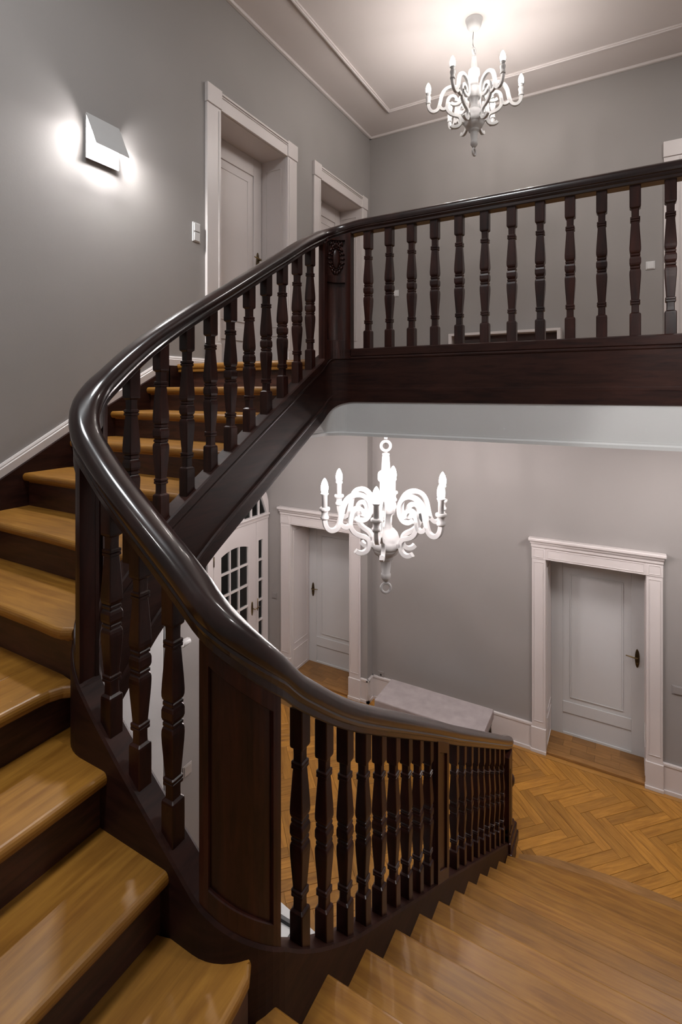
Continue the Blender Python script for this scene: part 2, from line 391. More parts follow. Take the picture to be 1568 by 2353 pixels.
for i in range(-60, 60):
    for j in range(-40, 40):
        # herringbone lattice in units of plank width
        for k in (0, 1):
            # step vectors (1,-1) and (5,5)->(N,N)
            ou = (i*1+j*N_)*PLW; ov = (i*-1+j*N_)*PLW
            if k == 0: u0, v0, u1, v1 = ou, ov, ou+PLL, ov+PLW
            else: u0, v0, u1, v1 = ou-PLW, ov-(N_-1)*PLW, ou, ov+PLW
            P = [rot(u0+G, v0+G), rot(u1-G, v0+G), rot(u1-G, v1-G), rot(u0+G, v1-G)]
            cx = sum(p[0] for p in P)/4; cy = sum(p[1] for p in P)/4
            if not (bx0-0.4 < cx < bx1+0.4 and by0-0.4 < cy < by1+0.4): continue
            if -2.85 > cx and cy < 2.9: continue
            Q = clip(P, bx0, bx1, by0, by1)
            if len(Q) < 3: continue
            ar = abs(sum(Q[a][0]*Q[(a+1) % len(Q)][1]-Q[(a+1) % len(Q)][0]*Q[a][1] for a in range(len(Q))))/2
            if ar < 0.0008: continue
            u, v, d = px(cx, cy, ZF)
            vis = -20 < u < 1590 and 1480 < v < 2200 and d > 0
            # hidden by the flight of stairs / under the treads
            if cx > -0.84 and cy < 4.3: vis = False
            ang = PI/4 if k == 0 else 3*PI/4
            cands.append((vis, d, len(Q) == 4 and ar > 0.99*PLL*PLW*0.95, Q, (cx, cy), ang))
cands.sort(key=lambda c: (not c[0], c[1]))
vis_n = 0
mast = MB(); hx, hy = PLL/2-G, PLW/2-G
mast.loft([[(x, y, -0.006) for x, y in shape(hx, hy)], [(x, y, -0.0012) for x, y in shape(hx, hy)], [(x, y, 0) for x, y in shape(hx-0.0012, hy-0.0012)]])
mast_me = mast.mesh('plank', M_plank); fixn(mast_me)
floor_planks = []
for vis, d, full, Q, c, ang in cands:
    if vis and vis_n < 300:
        vis_n += 1
        if full:
            o = bpy.data.objects.new('plank', mast_me); COL.objects.link(o); o.parent = fl
            o.location = (c[0], c[1], ZF+random.uniform(-0.0006, 0.0004)); o.rotation_euler = (0, 0, ang)
        else:
            ca, sa = math.cos(-ang), math.sin(-ang)
            L_ = [((x-c[0])*ca-(y-c[1])*sa, (x-c[0])*sa+(y-c[1])*ca) for x, y in Q]
            me = plank_mb(L_, (0, 0)).mesh('plank', M_plank); fixn(me)
            o = bpy.data.objects.new('plank', me); COL.objects.link(o); o.parent = fl
            o.location = (c[0], c[1], ZF); o.rotation_euler = (0, 0, ang)
    else:
        pm = plank_mb(Q, (0, 0)); n0 = len(rest.v)
        rest.v += [(x, y, z+ZF) for x, y, z in pm.v]; rest.f += [tuple(a+n0 for a in f_) for f_ in pm.f]; rest.sm += pm.sm
ro = obj('remaining_planks', rest, M_plankI, fl); ro['kind'] = 'stuff'
for (a, b) in (((-2.83, 5.738), (XH, 5.82)), ((-4.38, 5.60), (-2.83, 5.68))):
    n_ = int((b[0]-a[0])/0.9)+1
    for i in range(n_):
        xa = a[0]+(b[0]-a[0])*i/n_; xb = a[0]+(b[0]-a[0])*(i+1)/n_
        obj('border_board', MB().box((xa+0.001, a[1], ZF-0.006), (xb-0.001, b[1], ZF+0.0006)), M_bord, fl)
# curved frieze board on the floor in front of the bottom step
inner = [(-0.80, 4.26), (-0.60, 4.31), (-0.40, 4.35), (-0.10, 4.39), (0.2, 4.40), (0.46, 4.40)]
outer = [(0.46, 4.62), (0.2, 4.615), (-0.03, 4.61), (-0.42, 4.56), (-0.59, 4.53), (-0.80, 4.44)]
obj('frieze_board', MB().prism(inner+outer, ZF-0.004, ZF+0.0012), M_thr, fl)

# ------------------------------------------------------------------ staircase
ST = empty('staircase', (-0.88, 4.2, ZF), 'oak and dark wood staircase winding down round an open well to the herringbone hall floor', 'staircase')
XWs, XWi = -2.838, -1.66      # wall string face, hidden inner end of the upper treads
TH = 0.042
def nose_prof(z):   # rounded nosing, (forward offset, z)
    return [(-0.05, z)]+[(-0.016+0.016*math.sin(t*PI/8), z-TH/2+TH/2*math.cos(t*PI/8)) for t in range(9)]+[(-0.05, z-TH)]
def tread_poly(name, back, front, z, m, parent=ST):
    """back and front: equal-length lists of xy running side by side; nosing along front"""
    mb = MB(); rings = []
    for (bx, by), (fx, fy) in zip(back, front):
        d = Vector((fx-bx, fy-by)); L_ = d.length; d /= L_
        ring = [(bx, by, z-TH), (bx, by, z)]
        for o_, zz in nose_prof(z)[1:-1]: ring.append((fx+d.x*o_, fy+d.y*o_, zz))
        rings.append(ring)
    mb.loft(rings)
    o = obj(name, mb, m, parent); return o
def cove(front, back, z):
    """small moulding under the nosing"""
    return MB().loft([[(fx+(bx-fx)*t0, fy+(by-fy)*t0, z-a) for (t0, a) in ts] for (fx, fy), (bx, by), ts in [(f_, b_, [(0.10, TH), (0.11, TH+0.012), (0.14, TH+0.018), (0.16, TH)]) for f_, b_ in zip(front, back)]])
def lin(a, b, n): return [(a[0]+(b[0]-a[0])*i/n, a[1]+(b[1]-a[1])*i/n) for i in range(n+1)]
RIS = 0.034
# upper flight: treads 0 (landing edge) to 6
for k in range(0, 7):
    y = nos_y[k]; z = NZ(k) if k else 0.20
    yb = (nos_y[k-1]+RIS+0.01) if k else 2.70
    if k == 6:
        front = [(XWs-0.02, y), (-2.2, y), (-1.80, y), (-1.70, y-0.004), (-1.66, y), (-1.625, y+0.02)]
        back = [(XWs-0.02, yb), (-2.2, yb), (-1.80, yb), (-1.72, yb), (-1.69, yb-0.02), (XWi, yb-0.04)]
    elif k == 5:
        front = [(XWs-0.02, y+0.01), (-2.2, y+0.005), (XWi, y-0.015)]; back = [(XWs-0.02, yb), (-2.2, yb), (XWi, yb)]
    else:
        front = lin((XWs-0.02, y), (XWi, y), 2); back = lin((XWs-0.02, yb), (XWi, yb), 2)
    tread_poly('tread', back, front, z, M_oakX)
    obj('nosing_moulding', cove(front, back, z), M_oakX, ST)
    zn = NZ(k+1)
    obj('riser', MB().box((XWs-0.02, y+RIS, zn-0.01), (XWi if k < 6 else -1.63, y+RIS+0.018, z-TH)), M_riser, ST)
# quarter landing 7 with frieze boards
z = NZ(7)
QL = empty('quarter_landing', (0, 0, 0)); QL.parent = ST; QL.location = (0.88, -4.2, -ZF)
tread_poly('board', [(-1.84, YS+0.02), (-1.84, 0.90), (-1.84, 0.98), (-1.84, 1.03), (-1.84, 1.078)], [(-1.64, YS+0.02), (-1.64, 0.94), (-1.637, 0.98), (-1.622, 1.015), (-1.585, 1.045)], z, M_oakY, QL)
for i in range(4):
    y0 = YS+0.02; xx1 = -1.842-0.25*i; xx0 = max(xx1-0.248, XWs-0.02)
    if xx0 < xx1: obj('board', MB().box((xx0, y0, z-TH), (xx1, 1.075, z-0.0004*i)), M_oakY, QL, 0.001)
# cross flight 8, 9, 10
NX = {7: -1.64, 8: -1.372, 9: -1.108, 10: -0.84}
for k in (8, 9, 10):
    x1 = NX[k]; x0 = NX[k-1]-RIS-0.01; z = NZ(k)
    if k < 10:
        back = [(x0, YS+0.02), (x0, 0.6), (x0, 1.01)]; front = [(x1, YS+0.02), (x1, 0.6), (x1, 1.01)]
    else:
        front = [(x1, YS+0.02), (x1, 0.5), (x1, 0.93), (x1-0.004, 0.98), (-0.852, 1.03), (-0.882, 1.075)]
        back = [(x0, YS+0.02), (x0, 0.5), (x0, 0.9), (x0, 0.95), (x0, 0.98), (-1.05, 1.01)]
        MBf = MB().prism([(-1.06, 0.9), (-0.93, 0.9), (-0.875, 1.06), (-0.90, 1.065), (-0.95, 1.035), (-1.02, 1.01), (-1.06, 1.01)], z-TH+0.002, z-0.0008)
        obj('tread_infill', MBf, M_oakY, ST)
    if k == 8: obj('tread_infill', MB().prism([(-1.69, 0.98), (-1.49, 0.98), (-1.49, 1.02), (-1.56, 1.03), (-1.62, 1.07), (-1.655, 1.15), (-1.69, 1.15)], z-TH+0.002, z-0.0008), M_oakY, ST)
    tread_poly('tread', back, front, z, M_oakY)
for k in (7, 8, 9, 10):
    x1 = NX[k]; obj('riser', MB().box((x1-RIS-0.018, YS+0.02, NZ(k+1)-0.01), (x1-RIS, 1.05 if k == 10 else 1.20 if k == 7 else 1.01, NZ(k)-TH)), M_riser, ST)
# quarter landing 11
z = NZ(11); x1 = XR-0.02
QL2 = empty('quarter_landing', (0, 0, 0)); QL2.parent = ST; QL2.location = (0.88, -4.2, -ZF)
tread_poly('board', [(-0.868, 0.94), (-0.4, 0.94), (x1, 0.94)], [(-0.868, NY(11)), (-0.4, NY(11)), (x1, NY(11))], z, M_oakX, QL2)
for i in range(5):
    yy1 = 0.938-0.28*i; obj('board', MB().box((-0.873, max(yy1-0.278, YS+0.02), z-TH), (x1, yy1, z-0.0004)), M_oakX, QL2, 0.001)
# lower flight 12..22
for k in range(12, 23):
    z = NZ(k); y = NY(k); yb = NY(k-1)-RIS-0.01
    if k < 22:
        front = lin((-0.865, y), (x1, y), 2); back = lin((-0.865, yb), (x1, yb), 2)
    else:
        xs = [-0.835, -0.79, -0.70, -0.55, -0.40, -0.22, -0.03, 0.2, 0.42, x1]
        ys = [4.150, 4.160, 4.180, 4.222, 4.252, 4.280, 4.292, 4.303, 4.308, 4.308]
        front = list(zip(xs, ys)); back = [(x, yb) for x in xs]
    tread_poly('tread', back, front, z, M_oakX)
for k in range(11, 22):
    y = NY(k); obj('riser', MB().box((-0.865, y-RIS-0.018, NZ(k+1)-0.01), (x1, y-RIS, NZ(k)-TH)), M_riser, ST)
pts = [(x, y-0.03) for x, y in front]
rb = MB(); rb.loft([[(x, y, ZF), (x, y, NZ(22)-TH), (x, y-0.018, NZ(22)-TH), (x, y-0.018, ZF)] for x, y in pts])
obj('riser', rb, M_riser, ST)
# open string (outer string) following the well, with mouldings on the well side
sm = MB()
def string_prof(s):
    a, b = zt(s), zb(s)
    w1 = -0.040; band = 0.075; g_ = max(0.0, min(1.0, (S5+0.1-s)/0.15)); q_ = 0.0405+0.0075*g_
    return [(0.040, b), (0.040, a-0.010), (0.034, a), (-0.036, a), (-0.044, a-0.006), (-0.044, a-0.045), (-0.040, a-0.050), (-0.044, a-0.055), (-0.044, a-0.062), (w1, a-0.068),
            (w1, b+band+0.012), (-q_, b+band+0.006), (-q_, b+band-0.006), (-0.044*g_-0.04*(1-g_), b+band-0.012), (-0.040-0.006*g_, b+0.012), (-0.040-0.006*g_, b)]
sweep(sm, srange(0.40, S7), string_prof)
obj('outer_string', sm, M_string, ST)
# wall string (dark skirting board following the steps) on the left wall
def wz(y):   # top of the dark wall string
    return interp([(0.9, -0.72), (1.02, -0.70), (1.442, -0.45), (1.809, -0.236), (2.024, -0.108), (2.422, 0.105), (2.56, 0.187)], y)
ys_ = [YS+0.02, 0.9, 1.0, 1.1, 1.25, 1.442, 1.8, 2.024, 2.422, 2.56]
obj('wall_string', MB().loft([[(XL, y, wz(y)-0.45), (XL, y, wz(y)), (XWs-0.003, y, wz(y)), (XWs, y, wz(y)-0.006), (XWs, y, wz(y)-0.45)] for y in ys_]).box((XL, 2.55, -0.2), (XWs, 2.66, 0.185)), M_string, ST)
bb = MB().loft([[(XL, y, wz(y)), (XL, y, wz(y)+0.068), (XL+0.008, y, wz(y)+0.068), (XL+0.013, y, wz(y)+0.056), (XL+0.013, y, wz(y)+0.048), (XL+0.018, y, wz(y)+0.044), (XL+0.018, y, wz(y))] for y in ys_])
y0, y1 = 2.56, 2.94
bb.loft([[(XL, y, ZL-0.013), (XL, y, 0.255), (XL+0.008, y, 0.255), (XL+0.013, y, 0.243), (XL+0.013, y, 0.235), (XL+0.018, y, 0.231), (XL+0.018, y, ZL-0.013)] for y in (y0, y1)])
bb.box((XL, 4.157, ZL), (XL+0.018, 4.461, 0.26)).box((XL, 5.663, ZL), (XL+0.018, YB, 0.26))
struct('baseboard_left', bb, M_white)
struct('baseboard_back', MB().box((XL+0.018, YB-0.018, ZL), (0.287, YB, 0.30)), M_white, 0.003)
# plastered undersides of the flights
sf = MB()
sf.loft([[(XL, y, interp(BOT, W_(y))+0.02), (-1.665, y, interp(BOT, W_(y))+0.02), (-1.665, y, interp(BOT, W_(y))+0.045), (XL, y, interp(BOT, W_(y))+0.045)] for y in (1.2, 1.37, 1.681, 2.071, 2.48, 2.66)])
sf.box((XL, YS, -1.27), (-1.66, 1.18, -1.24))
sf.loft([[(x, YS, zz), (x, 1.01, zz), (x, 1.01, zz+0.03), (x, YS, zz+0.03)] for x, zz in ((-1.66, -1.26), (-0.86, -1.98))])
sf.box((-0.86, YS, -1.99), (XR, 1.1, -1.96))
sf.loft([[(-0.85, y, zz), (XR, y, zz), (XR, y, zz+0.03), (-0.85, y, zz+0.03)] for y, zz in ((1.1, -1.99), (3.9, ZF+0.02))])
obj('soffit', sf, M_plast, ST)

# ------------------------------------------------------------------ balustrade
BR = empty('balustrade', (-0.88, 4.25, ZF), 'dark carved wood balustrade with polished handrail winding from hall newel to balcony', 'balustrade')
def rail_prof(s):
    b = zr(s); e = 0.006
    ds = 0.03; sl = (zr(s+ds)-zr(s-ds))/(2*ds); k = math.sqrt(1+sl*sl)       # keep the thickness square to the slope
    u_ = max(0.0, min(1.0, (s-(S4-0.15))/0.5)); k = k*(1-u_)+0.92*u_
    g = 1.0+0.12*max(0, 1-abs(s-3.75)/0.45)
    P = [(-0.030, 0), (0.030, 0), (0.034, 0.004), (0.034, 0.018), (0.038, 0.022), (0.042, 0.030), (0.0395, 0.036), (0.043, 0.040), (0.046, 0.052), (0.045, 0.066), (0.040, 0.078), (0.030, 0.087), (0.014, 0.091)]
    P += [(-x, h) for x, h in P[::-1][:-2]]
    return [(x*min(g, 1.08), b+h*k*g) for x, h in P]
hr = MB(); sweep(hr, srange(0.225, S7), rail_prof, True)
npf = len(rail_prof(1.0))
for i_ in range(len(hr.f)):                       # crisp mouldings below, soft rounded top
    if i_ % npf < 7 or i_ % npf > npf-8: hr.sm[i_] = False
ho = obj('handrail', hr, M_rail, BR)
# baluster: square section, turned-look profile; origin at its foot
def baluster_mesh(h, name='baluster'):
    mid = 0.49; c = h/2; B = c-mid/2; T = c+mid/2        # lower and upper shoulder of the fixed middle part
    f_ = lambda t_: B+mid*t_
    P = [(0.0235, -0.02), (0.0235, B-0.010), (0.0225, B-0.004), (0.016, B+0.002), (0.0155, f_(0.035)), (0.0155, f_(0.078)), (0.0205, f_(0.084)), (0.0205, f_(0.100)), (0.0175, f_(0.104)), (0.0205, f_(0.108)), (0.0205, f_(0.122)), (0.0165, f_(0.128)),
         (0.0172, f_(0.15)), (0.0205, f_(0.25)), (0.0228, f_(0.32)), (0.0238, f_(0.37)), (0.0235, f_(0.395)), (0.0215, f_(0.412)), (0.018, f_(0.422)), (0.0212, f_(0.427)), (0.0212, f_(0.442)), (0.018, f_(0.448)),
         (0.0215, f_(0.458)), (0.0238, f_(0.475)), (0.0238, f_(0.515)), (0.0215, f_(0.532)), (0.018, f_(0.542)), (0.0212, f_(0.547)), (0.0212, f_(0.562)), (0.018, f_(0.568)), (0.0215, f_(0.578)), (0.0235, f_(0.595)), (0.0238, f_(0.62)),
         (0.0225, f_(0.68)), (0.0195, f_(0.78)), (0.0172, f_(0.855)), (0.0165, f_(0.872)), (0.0205, f_(0.878)), (0.0205, f_(0.892)), (0.0175, f_(0.896)), (0.0205, f_(0.900)), (0.0205, f_(0.916)), (0.0155, f_(0.922)), (0.0155, f_(0.965)), (0.016, T-0.002), (0.0225, T+0.004), (0.0235, T+0.010), (0.0235, h+0.035)]
    mb = MB(); rings = []
    for r, z in P:
        c_ = 0.0025; q = r-c_
        rings.append([(q, -r, z), (r, -q, z), (r, q, z), (q, r, z), (-q, r, z), (-r, q, z), (-r, -q, z), (-q, -r, z)])
    mb.loft(rings); me = mb.mesh(name, M_dark); fixn(me); return me
BM = {}
def baluster(s):
    (x, y), (nx, ny) = path(s); a, b = zt(s)-0.002, zr(s)+0.004
    hh = round((b-a)/0.01)*0.01
    if hh not in BM: BM[hh] = baluster_mesh(hh)
    o = bpy.data.objects.new('baluster', BM[hh]); COL.objects.link(o); o.parent = BR
    o.location = Vector((x, y, a))-BR.location; o.rotation_euler = (0, 0, math.atan2(ny, nx))
    return o
for i in range(9): baluster(4.6-(1.303+0.1425*i))
for i in range(9): baluster(4.6-(2.885+0.1555*i))
def s_south(u):    # s on the cross flight from a picture column of the photograph
    k = (u-784)/F_; rx, ry = fwx+k*rtx, fwy+k*rty; return S2+(XE_-RC-YSo*rx/ry)
for u in (257, 322.5, 398): baluster(s_south(u))
for y in (1.433, 1.572, 1.712, 1.844, 1.98, 2.116, 2.257, 2.398, 2.534, 1.293): baluster(W_(y))
for i in range(14):
    x = -1.379+0.1402*i
    if x < XR-0.06: baluster(S6+(x-(XW_+RB)))
# curved panelled posts at the bends
def panel_post(name, s0, s1, in_=0.022, fr=0.032, stile=0.026, splits=(), topm=0.07, botm=0.06, both=True):
    p = empty(name, (0, 0, 0)); p.parent = BR; p.location = -BR.location
    ss = [s0+(s1-s0)*i/14 for i in range(15)]
    o = MB(); sweep(o, ss, lambda s: [(in_, zt(s)-0.01), (in_, zr(s)+0.01), (-in_, zr(s)+0.01), (-in_, zt(s)-0.01)])
    obj('panel', o, M_dark, p)
    L_ = s1-s0
    def strip(a, b, za, zb2):
        q = [a+(b-a)*i/max(2, int((b-a)/0.015)) for i in range(max(2, int((b-a)/0.015))+1)]
        m_ = MB()
        for sg in (1, -1):
            sweep(m_, q, lambda s: [(sg*(in_-0.002), za(s)), (sg*(in_-0.002), zb2(s)), (sg*(fr-0.003), zb2(s)), (sg*fr, zb2(s)-0.003), (sg*fr, za(s)+0.003), (sg*(fr-0.003), za(s))])
        return m_
    lo = lambda s: zt(s)-0.01
    hi = lambda s: zr(s)+0.01
    obj('stile', strip(s0-0.001, s0+stile, lo, hi), M_dark, p); obj('stile', strip(s1-stile, s1+0.001, lo, hi), M_dark, p)
    obj('rail', strip(s0+stile, s1-stile, lo, lambda s: zt(s)+botm), M_dark, p)
    obj('rail', strip(s0+stile, s1-stile, lambda s: zr(s)-topm+0.02, hi), M_dark, p)
    for z0, z1 in splits: obj('rail', strip(s0+stile, s1-stile, lambda s: z0, lambda s: z1), M_dark, p)
    return p
panel_post('panelled_post', 3.437, 3.630, stile=0.022)
panel_post('panelled_post', 4.142, 4.335)
panel_post('panelled_post', 4.6-2.672, 4.6-2.497, 0.026, 0.036, stile=0.03)
cp = panel_post('carved_panelled_post', S5+0.002, S6+0.012, 0.0, 0.0, splits=()) if False else None
# carved post in the bend beside the landing (flush with the well side)
cp = empty('carved_panelled_post', (0, 0, 0)); cp.parent = BR; cp.location = -BR.location
ss = [S5+0.0+(S6+0.012-S5)*i/16 for i in range(17)]
pan = MB(); sweep(pan, ss, lambda s: [(0.0, 0.15), (0.0, zr(s)+0.01), (-0.024, zr(s)+0.01), (-0.024, 0.15)]); obj('panel', pan, M_dark, cp)
def cstrip(a, b, za, zb2, off=-0.044, i0=-0.022):
    q = [a+(b-a)*i/8 for i in range(9)]; m_ = MB()
    sweep(m_, q, lambda s: [(i0, za(s)), (i0, zb2(s)), (off+0.003, zb2(s)), (off, zb2(s)-0.003), (off, za(s)+0.003), (off+0.003, za(s))]); return m_
ca, cb = S5, S6+0.012; stl = 0.048
obj('stile', cstrip(ca, ca+stl*0.6, lambda s: 0.16, lambda s: zr(s)+0.01), M_dark, cp)
obj('stile', cstrip(cb-stl, cb, lambda s: 0.2, lambda s: zr(s)+0.01), M_dark, cp)
for z0, z1 in ((0.2, 0.315), (0.665, 0.712), (0.925, 1.0)):
    obj('rail', cstrip(ca+stl*0.6, cb-stl, lambda s: z0, lambda s: min(z1, zr(s)+0.01)), M_dark, cp)
ms = (ca+cb)/2+0.002
def on_face(ds, z, off):
    (x, y), (nx, ny) = path(ms+ds); return (x+nx*off, y+ny*off, z)
angp = math.atan2(path(ms)[1][1], path(ms)[1][0])
Rz = Matrix.Rotation(angp, 3, 'Z')
obj('oval_boss', MB().ball(on_face(0, 0.815, -0.026), 0.016, 0.026, 0.062, 16, 10, Rz), M_dark, cp)
cv = MB()
for i in range(18):
    a = 2*PI*i/18; dsx = 0.050*math.cos(a); zz = 0.815+0.088*math.sin(a)
    (nx, ny) = path(ms+dsx)[1]; R = Matrix.Rotation(math.atan2(ny, nx), 3, 'Z') @ Matrix.Rotation(a, 3, 'X')
    cv.ball(on_face(dsx, zz, -0.025), 0.012, 0.017, 0.008, 8, 6, R)
    cv.ball(on_face(dsx*0.74, 0.815+0.070*math.sin(a), -0.026), 0.010, 0.008, 0.005, 8, 5, R)
for dsx, zz, q in ((-0.02, 0.915, 0.4), (0.0, 0.922, 0), (0.02, 0.918, -0.4), (0.038, 0.93, -0.8), (0.045, 0.908, -0.2), (-0.036, 0.91, 0.8), (0.03, 0.905, 0.9)):
    (nx, ny) = path(ms+dsx)[1]; R = Matrix.Rotation(math.atan2(ny, nx), 3, 'Z') @ Matrix.Rotation(q, 3, 'X')
    cv.ball(on_face(dsx, zz, -0.026), 0.012, 0.008, 0.017, 8, 6, R)
obj('carved_wreath', cv, M_dark, cp)
# bottom newel with base mouldings and rosettes
nw = empty('newel_post', (0, 0, 0)); nw.parent = BR; nw.location = -BR.location
ny0, ny1 = 4.205, 4.335
obj('shaft', MB().box((-0.925, ny0, ZF), (-0.835, ny1, zr(4.6-4.33)+0.01)), M_dark, nw, 0.004)
obj('panel_moulding', MB().box((-0.832, ny0+0.025, -3.50), (-0.828, ny0+0.03, -3.02)).box((-0.836, ny0+0.02, -3.55), (-0.829, ny1-0.02, -3.53)).box((-0.905, ny1-0.002, -3.46), (-0.855, ny1+0.012, -3.02)), M_dark, nw, 0.002)
obj('foot', MB().box((-0.935, ny0-0.01, ZF), (-0.820, ny1+0.090, ZF+0.08)).box((-0.945, ny0-0.012, ZF+0.08), (-0.812, ny1+0.145, ZF+0.17)).box((-0.935, ny0-0.005, ZF+0.17), (-0.822, ny1+0.125, ZF+0.25)).box((-0.925, ny0, ZF+0.25), (-0.832, ny1+0.07, ZF+0.31)).box((-0.92, ny0, ZF+0.31), (-0.84, ny1+0.03, ZF+0.36)), M_dark, nw, 0.01)
obj('rosette', MB().ball((-0.862, ny1+0.045, -3.22), 0.036, 0.060, 0.050, 14, 8), M_dark, nw)
obj('carved_drop', MB().ball((-0.88, ny1+0.006, -3.12), 0.022, 0.014, 0.05, 10, 8), M_dark, nw); obj('carved_drop', MB().ball((-0.88, ny1+0.006, -3.33), 0.020, 0.012, 0.07, 10, 8), M_dark, nw)
obj('scroll_end', MB().box((-0.915, ny1-0.02, -3.07), (-0.845, ny1+0.030, -2.96)).ball((-0.88, ny1+0.012, -2.97), 0.036, 0.016, 0.035, 12, 8), M_rail, nw, 0.004)

# ------------------------------------------------------------------ doors
class Fr:
    """local frame: a along the wall (to the right when facing it), b up, c out of the wall"""
    def __init__(s, o, ax, n): s.o = Vector(o); s.ax = Vector(ax); s.n = Vector(n)
    def P(s, a, b, c): return tuple(s.o+s.ax*a+Vector((0,0,1))*b+s.n*c)
    def box(s, mb, a0, a1, b0, b1, c0, c1): return mb.box(s.P(a0, b0, c0), s.P(a1, b1, c1))
def frame4(fr, mb, a0, a1, b0, b1, w, c0, c1):
    fr.box(mb, a0, a1, b0, b0+w, c0, c1); fr.box(mb, a0, a1, b1-w, b1, c0, c1)
    fr.box(mb, a0, a0+w, b0+w, b1-w, c0, c1); fr.box(mb, a1-w, a1, b0+w, b1-w, c0, c1)
def door(name, fr, w, h, depth, cw, style, handle_side, leafm, label, hm=None, hs=1.0):
    E = empty(name, fr.P(0, 0, 0), label, None, None, 'structure')
    # leaf at the back of the recess
    def q(nm, mb, m, bev=0.002, par=None): return obj(nm, mb, m, par or E, bev)
    m_ = MB(); fr.box(m_, 0.004, w-0.004, 0.005, h-0.003, -depth-0.04, -depth-0.012); q('leaf', m_, leafm, 0)
    lo = 0.10*h; m_ = MB(); st_ = 0.125
    fr.box(m_, 0.004, st_, 0.005, h-0.003, -depth-0.012, -depth); fr.box(m_, w-st_, w-0.004, 0.005, h-0.003, -depth-0.012, -depth)
    fr.box(m_, st_, w-st_, 0.005, 0.053, -depth-0.012, -depth); fr.box(m_, st_, w-st_, h-0.175, h-0.003, -depth-0.012, -depth)
    fr.box(m_, st_, w-st_, 0.271, 0.395, -depth-0.012, -depth)
    q('leaf_frame', m_, leafm, 0.004)
    m_ = MB(); frame4(fr, m_, st_+0.075, w-st_-0.075, 0.446, h-0.245, 0.014, -depth-0.012, -depth-0.002); fr.box(m_, st_+0.089, w-st_-0.089, 0.46, h-0.259, -depth-0.012, -depth-0.006)
    q('panel_moulding', m_, leafm, 0.003)
    # lining of the recess
    m_ = MB(); fr.box(m_, -0.01, 0.004, 0, h, -depth, 0.001); fr.box(m_, w-0.004, w+0.01, 0, h, -depth, 0.001); fr.box(m_, 0.004, w-0.004, h-0.004, h+0.012, -depth, 0.001)
    dd = depth
    for a, sg in ((0.004, 1), (w-0.004, -1)):
        A = a; B = a+sg*0.006
        fr.box(m_, A, B, 0.42, h-0.10, -dd+0.05, -dd+0.058); fr.box(m_, A, B, 0.42, h-0.10, -0.058, -0.05); fr.box(m_, A, B+sg*0.001, 0.421, 0.429, -dd+0.051, -0.051); fr.box(m_, A, B+sg*0.001, h-0.109, h-0.101, -dd+0.051, -0.051)
        fr.box(m_, A, B+sg*0.001, 0.061, 0.069, -dd+0.051, -0.051); fr.box(m_, A, B+sg*0.001, 0.334, 0.342, -dd+0.051, -0.051)
        fr.box(m_, A, B, 0.06, 0.343, -dd+0.05, -dd+0.058); fr.box(m_, A, B, 0.06, 0.343, -0.058, -0.05)
    q('lining', m_, M_white, 0)
    if style == 'classical':
        for a0 in (-cw, w):
            m_ = MB(); fr.box(m_, a0, a0+cw, 0.0, h, 0, 0.028); frame4(fr, m_, a0+0.018, a0+cw-0.018, 0.33, h-0.03, 0.006, 0.028, 0.033)
            q('pilaster', m_, M_white, 0.002)
            m_ = MB(); fr.box(m_, a0-0.008, a0+cw+0.006, 0, 0.264, 0, 0.040); fr.box(m_, a0-0.013, a0+cw+0.008, 0, 0.035, 0, 0.050); q('plinth_block', m_, M_white, 0.004)
            m_ = MB(); fr.box(m_, a0-0.002, a0+cw+0.002, h, h+0.125, 0, 0.034); frame4(fr, m_, a0+0.018, a0+cw-0.018, h+0.018, h+0.108, 0.006, 0.034, 0.039); q('corner_block', m_, M_white, 0.002)
        m_ = MB(); fr.box(m_, 0, w, h, h+0.125, 0, 0.030); frame4(fr, m_, 0.018, w-0.018, h+0.020, h+0.110, 0.006, 0.030, 0.035); q('frieze', m_, M_white, 0.002)
        m_ = MB(); e = cw
        fr.box(m_, -e-0.008, w+e+0.008, h+0.125, h+0.165, 0, 0.045); fr.box(m_, -e-0.016, w+e+0.016, h+0.165, h+0.195, 0, 0.062); fr.box(m_, -e-0.030, w+e+0.030, h+0.195, h+0.228, 0, 0.085); q('cornice', m_, M_white, 0.008)
    else:
        for a0 in (-cw, w):
            m_ = MB(); fr.box(m_, a0, a0+cw, 0, h, 0, 0.024)
            ia = a0+cw-0.03 if a0 < 0 else a0+0.022
            fr.box(m_, ia, ia+0.008, 0.2, h-0.02, 0.024, 0.030); fr.box(m_, a0, a0+cw, 0, 0.18, 0, 0.032)
            q('casing_board', m_, M_white, 0.003)
            m_ = MB(); fr.box(m_, a0-0.004, a0+cw+0.004, h+0.002, h+0.150, 0, 0.034); q('corner_block', m_, M_white, 0.003)
        m_ = MB(); fr.box(m_, 0, w, h, h+0.135, 0, 0.024); fr.box(m_, 0, w, h+0.100, h+0.108, 0.024, 0.032); fr.box(m_, 0, w, h+0.118, h+0.135, 0.024, 0.036); q('head_board', m_, M_white, 0.003)
    if handle_side:
        ha = 0.072 if handle_side < 0 else w-0.072
        hb = 1.05
        H_ = empty('handle', (0,0,0)); H_.parent = E; H_.location = (0,0,0); H_['label'] = 'long oval bronze plate with lever'
        m_ = MB(); ring = []
        pts = [(0.021*math.cos(2*PI*i/20)*hs, 0.098*math.sin(2*PI*i/20)) for i in range(20)]
        m_.loft([[fr.P(ha+x, hb+y, -depth) for x, y in pts], [fr.P(ha+x, hb+y, -depth+0.006) for x, y in pts], [fr.P(ha+x*0.8, hb+y*0.92, -depth+0.010) for x, y in pts]])
        q('plate', m_, M_bronze, 0, H_)
        sg = 1 if handle_side < 0 else -1
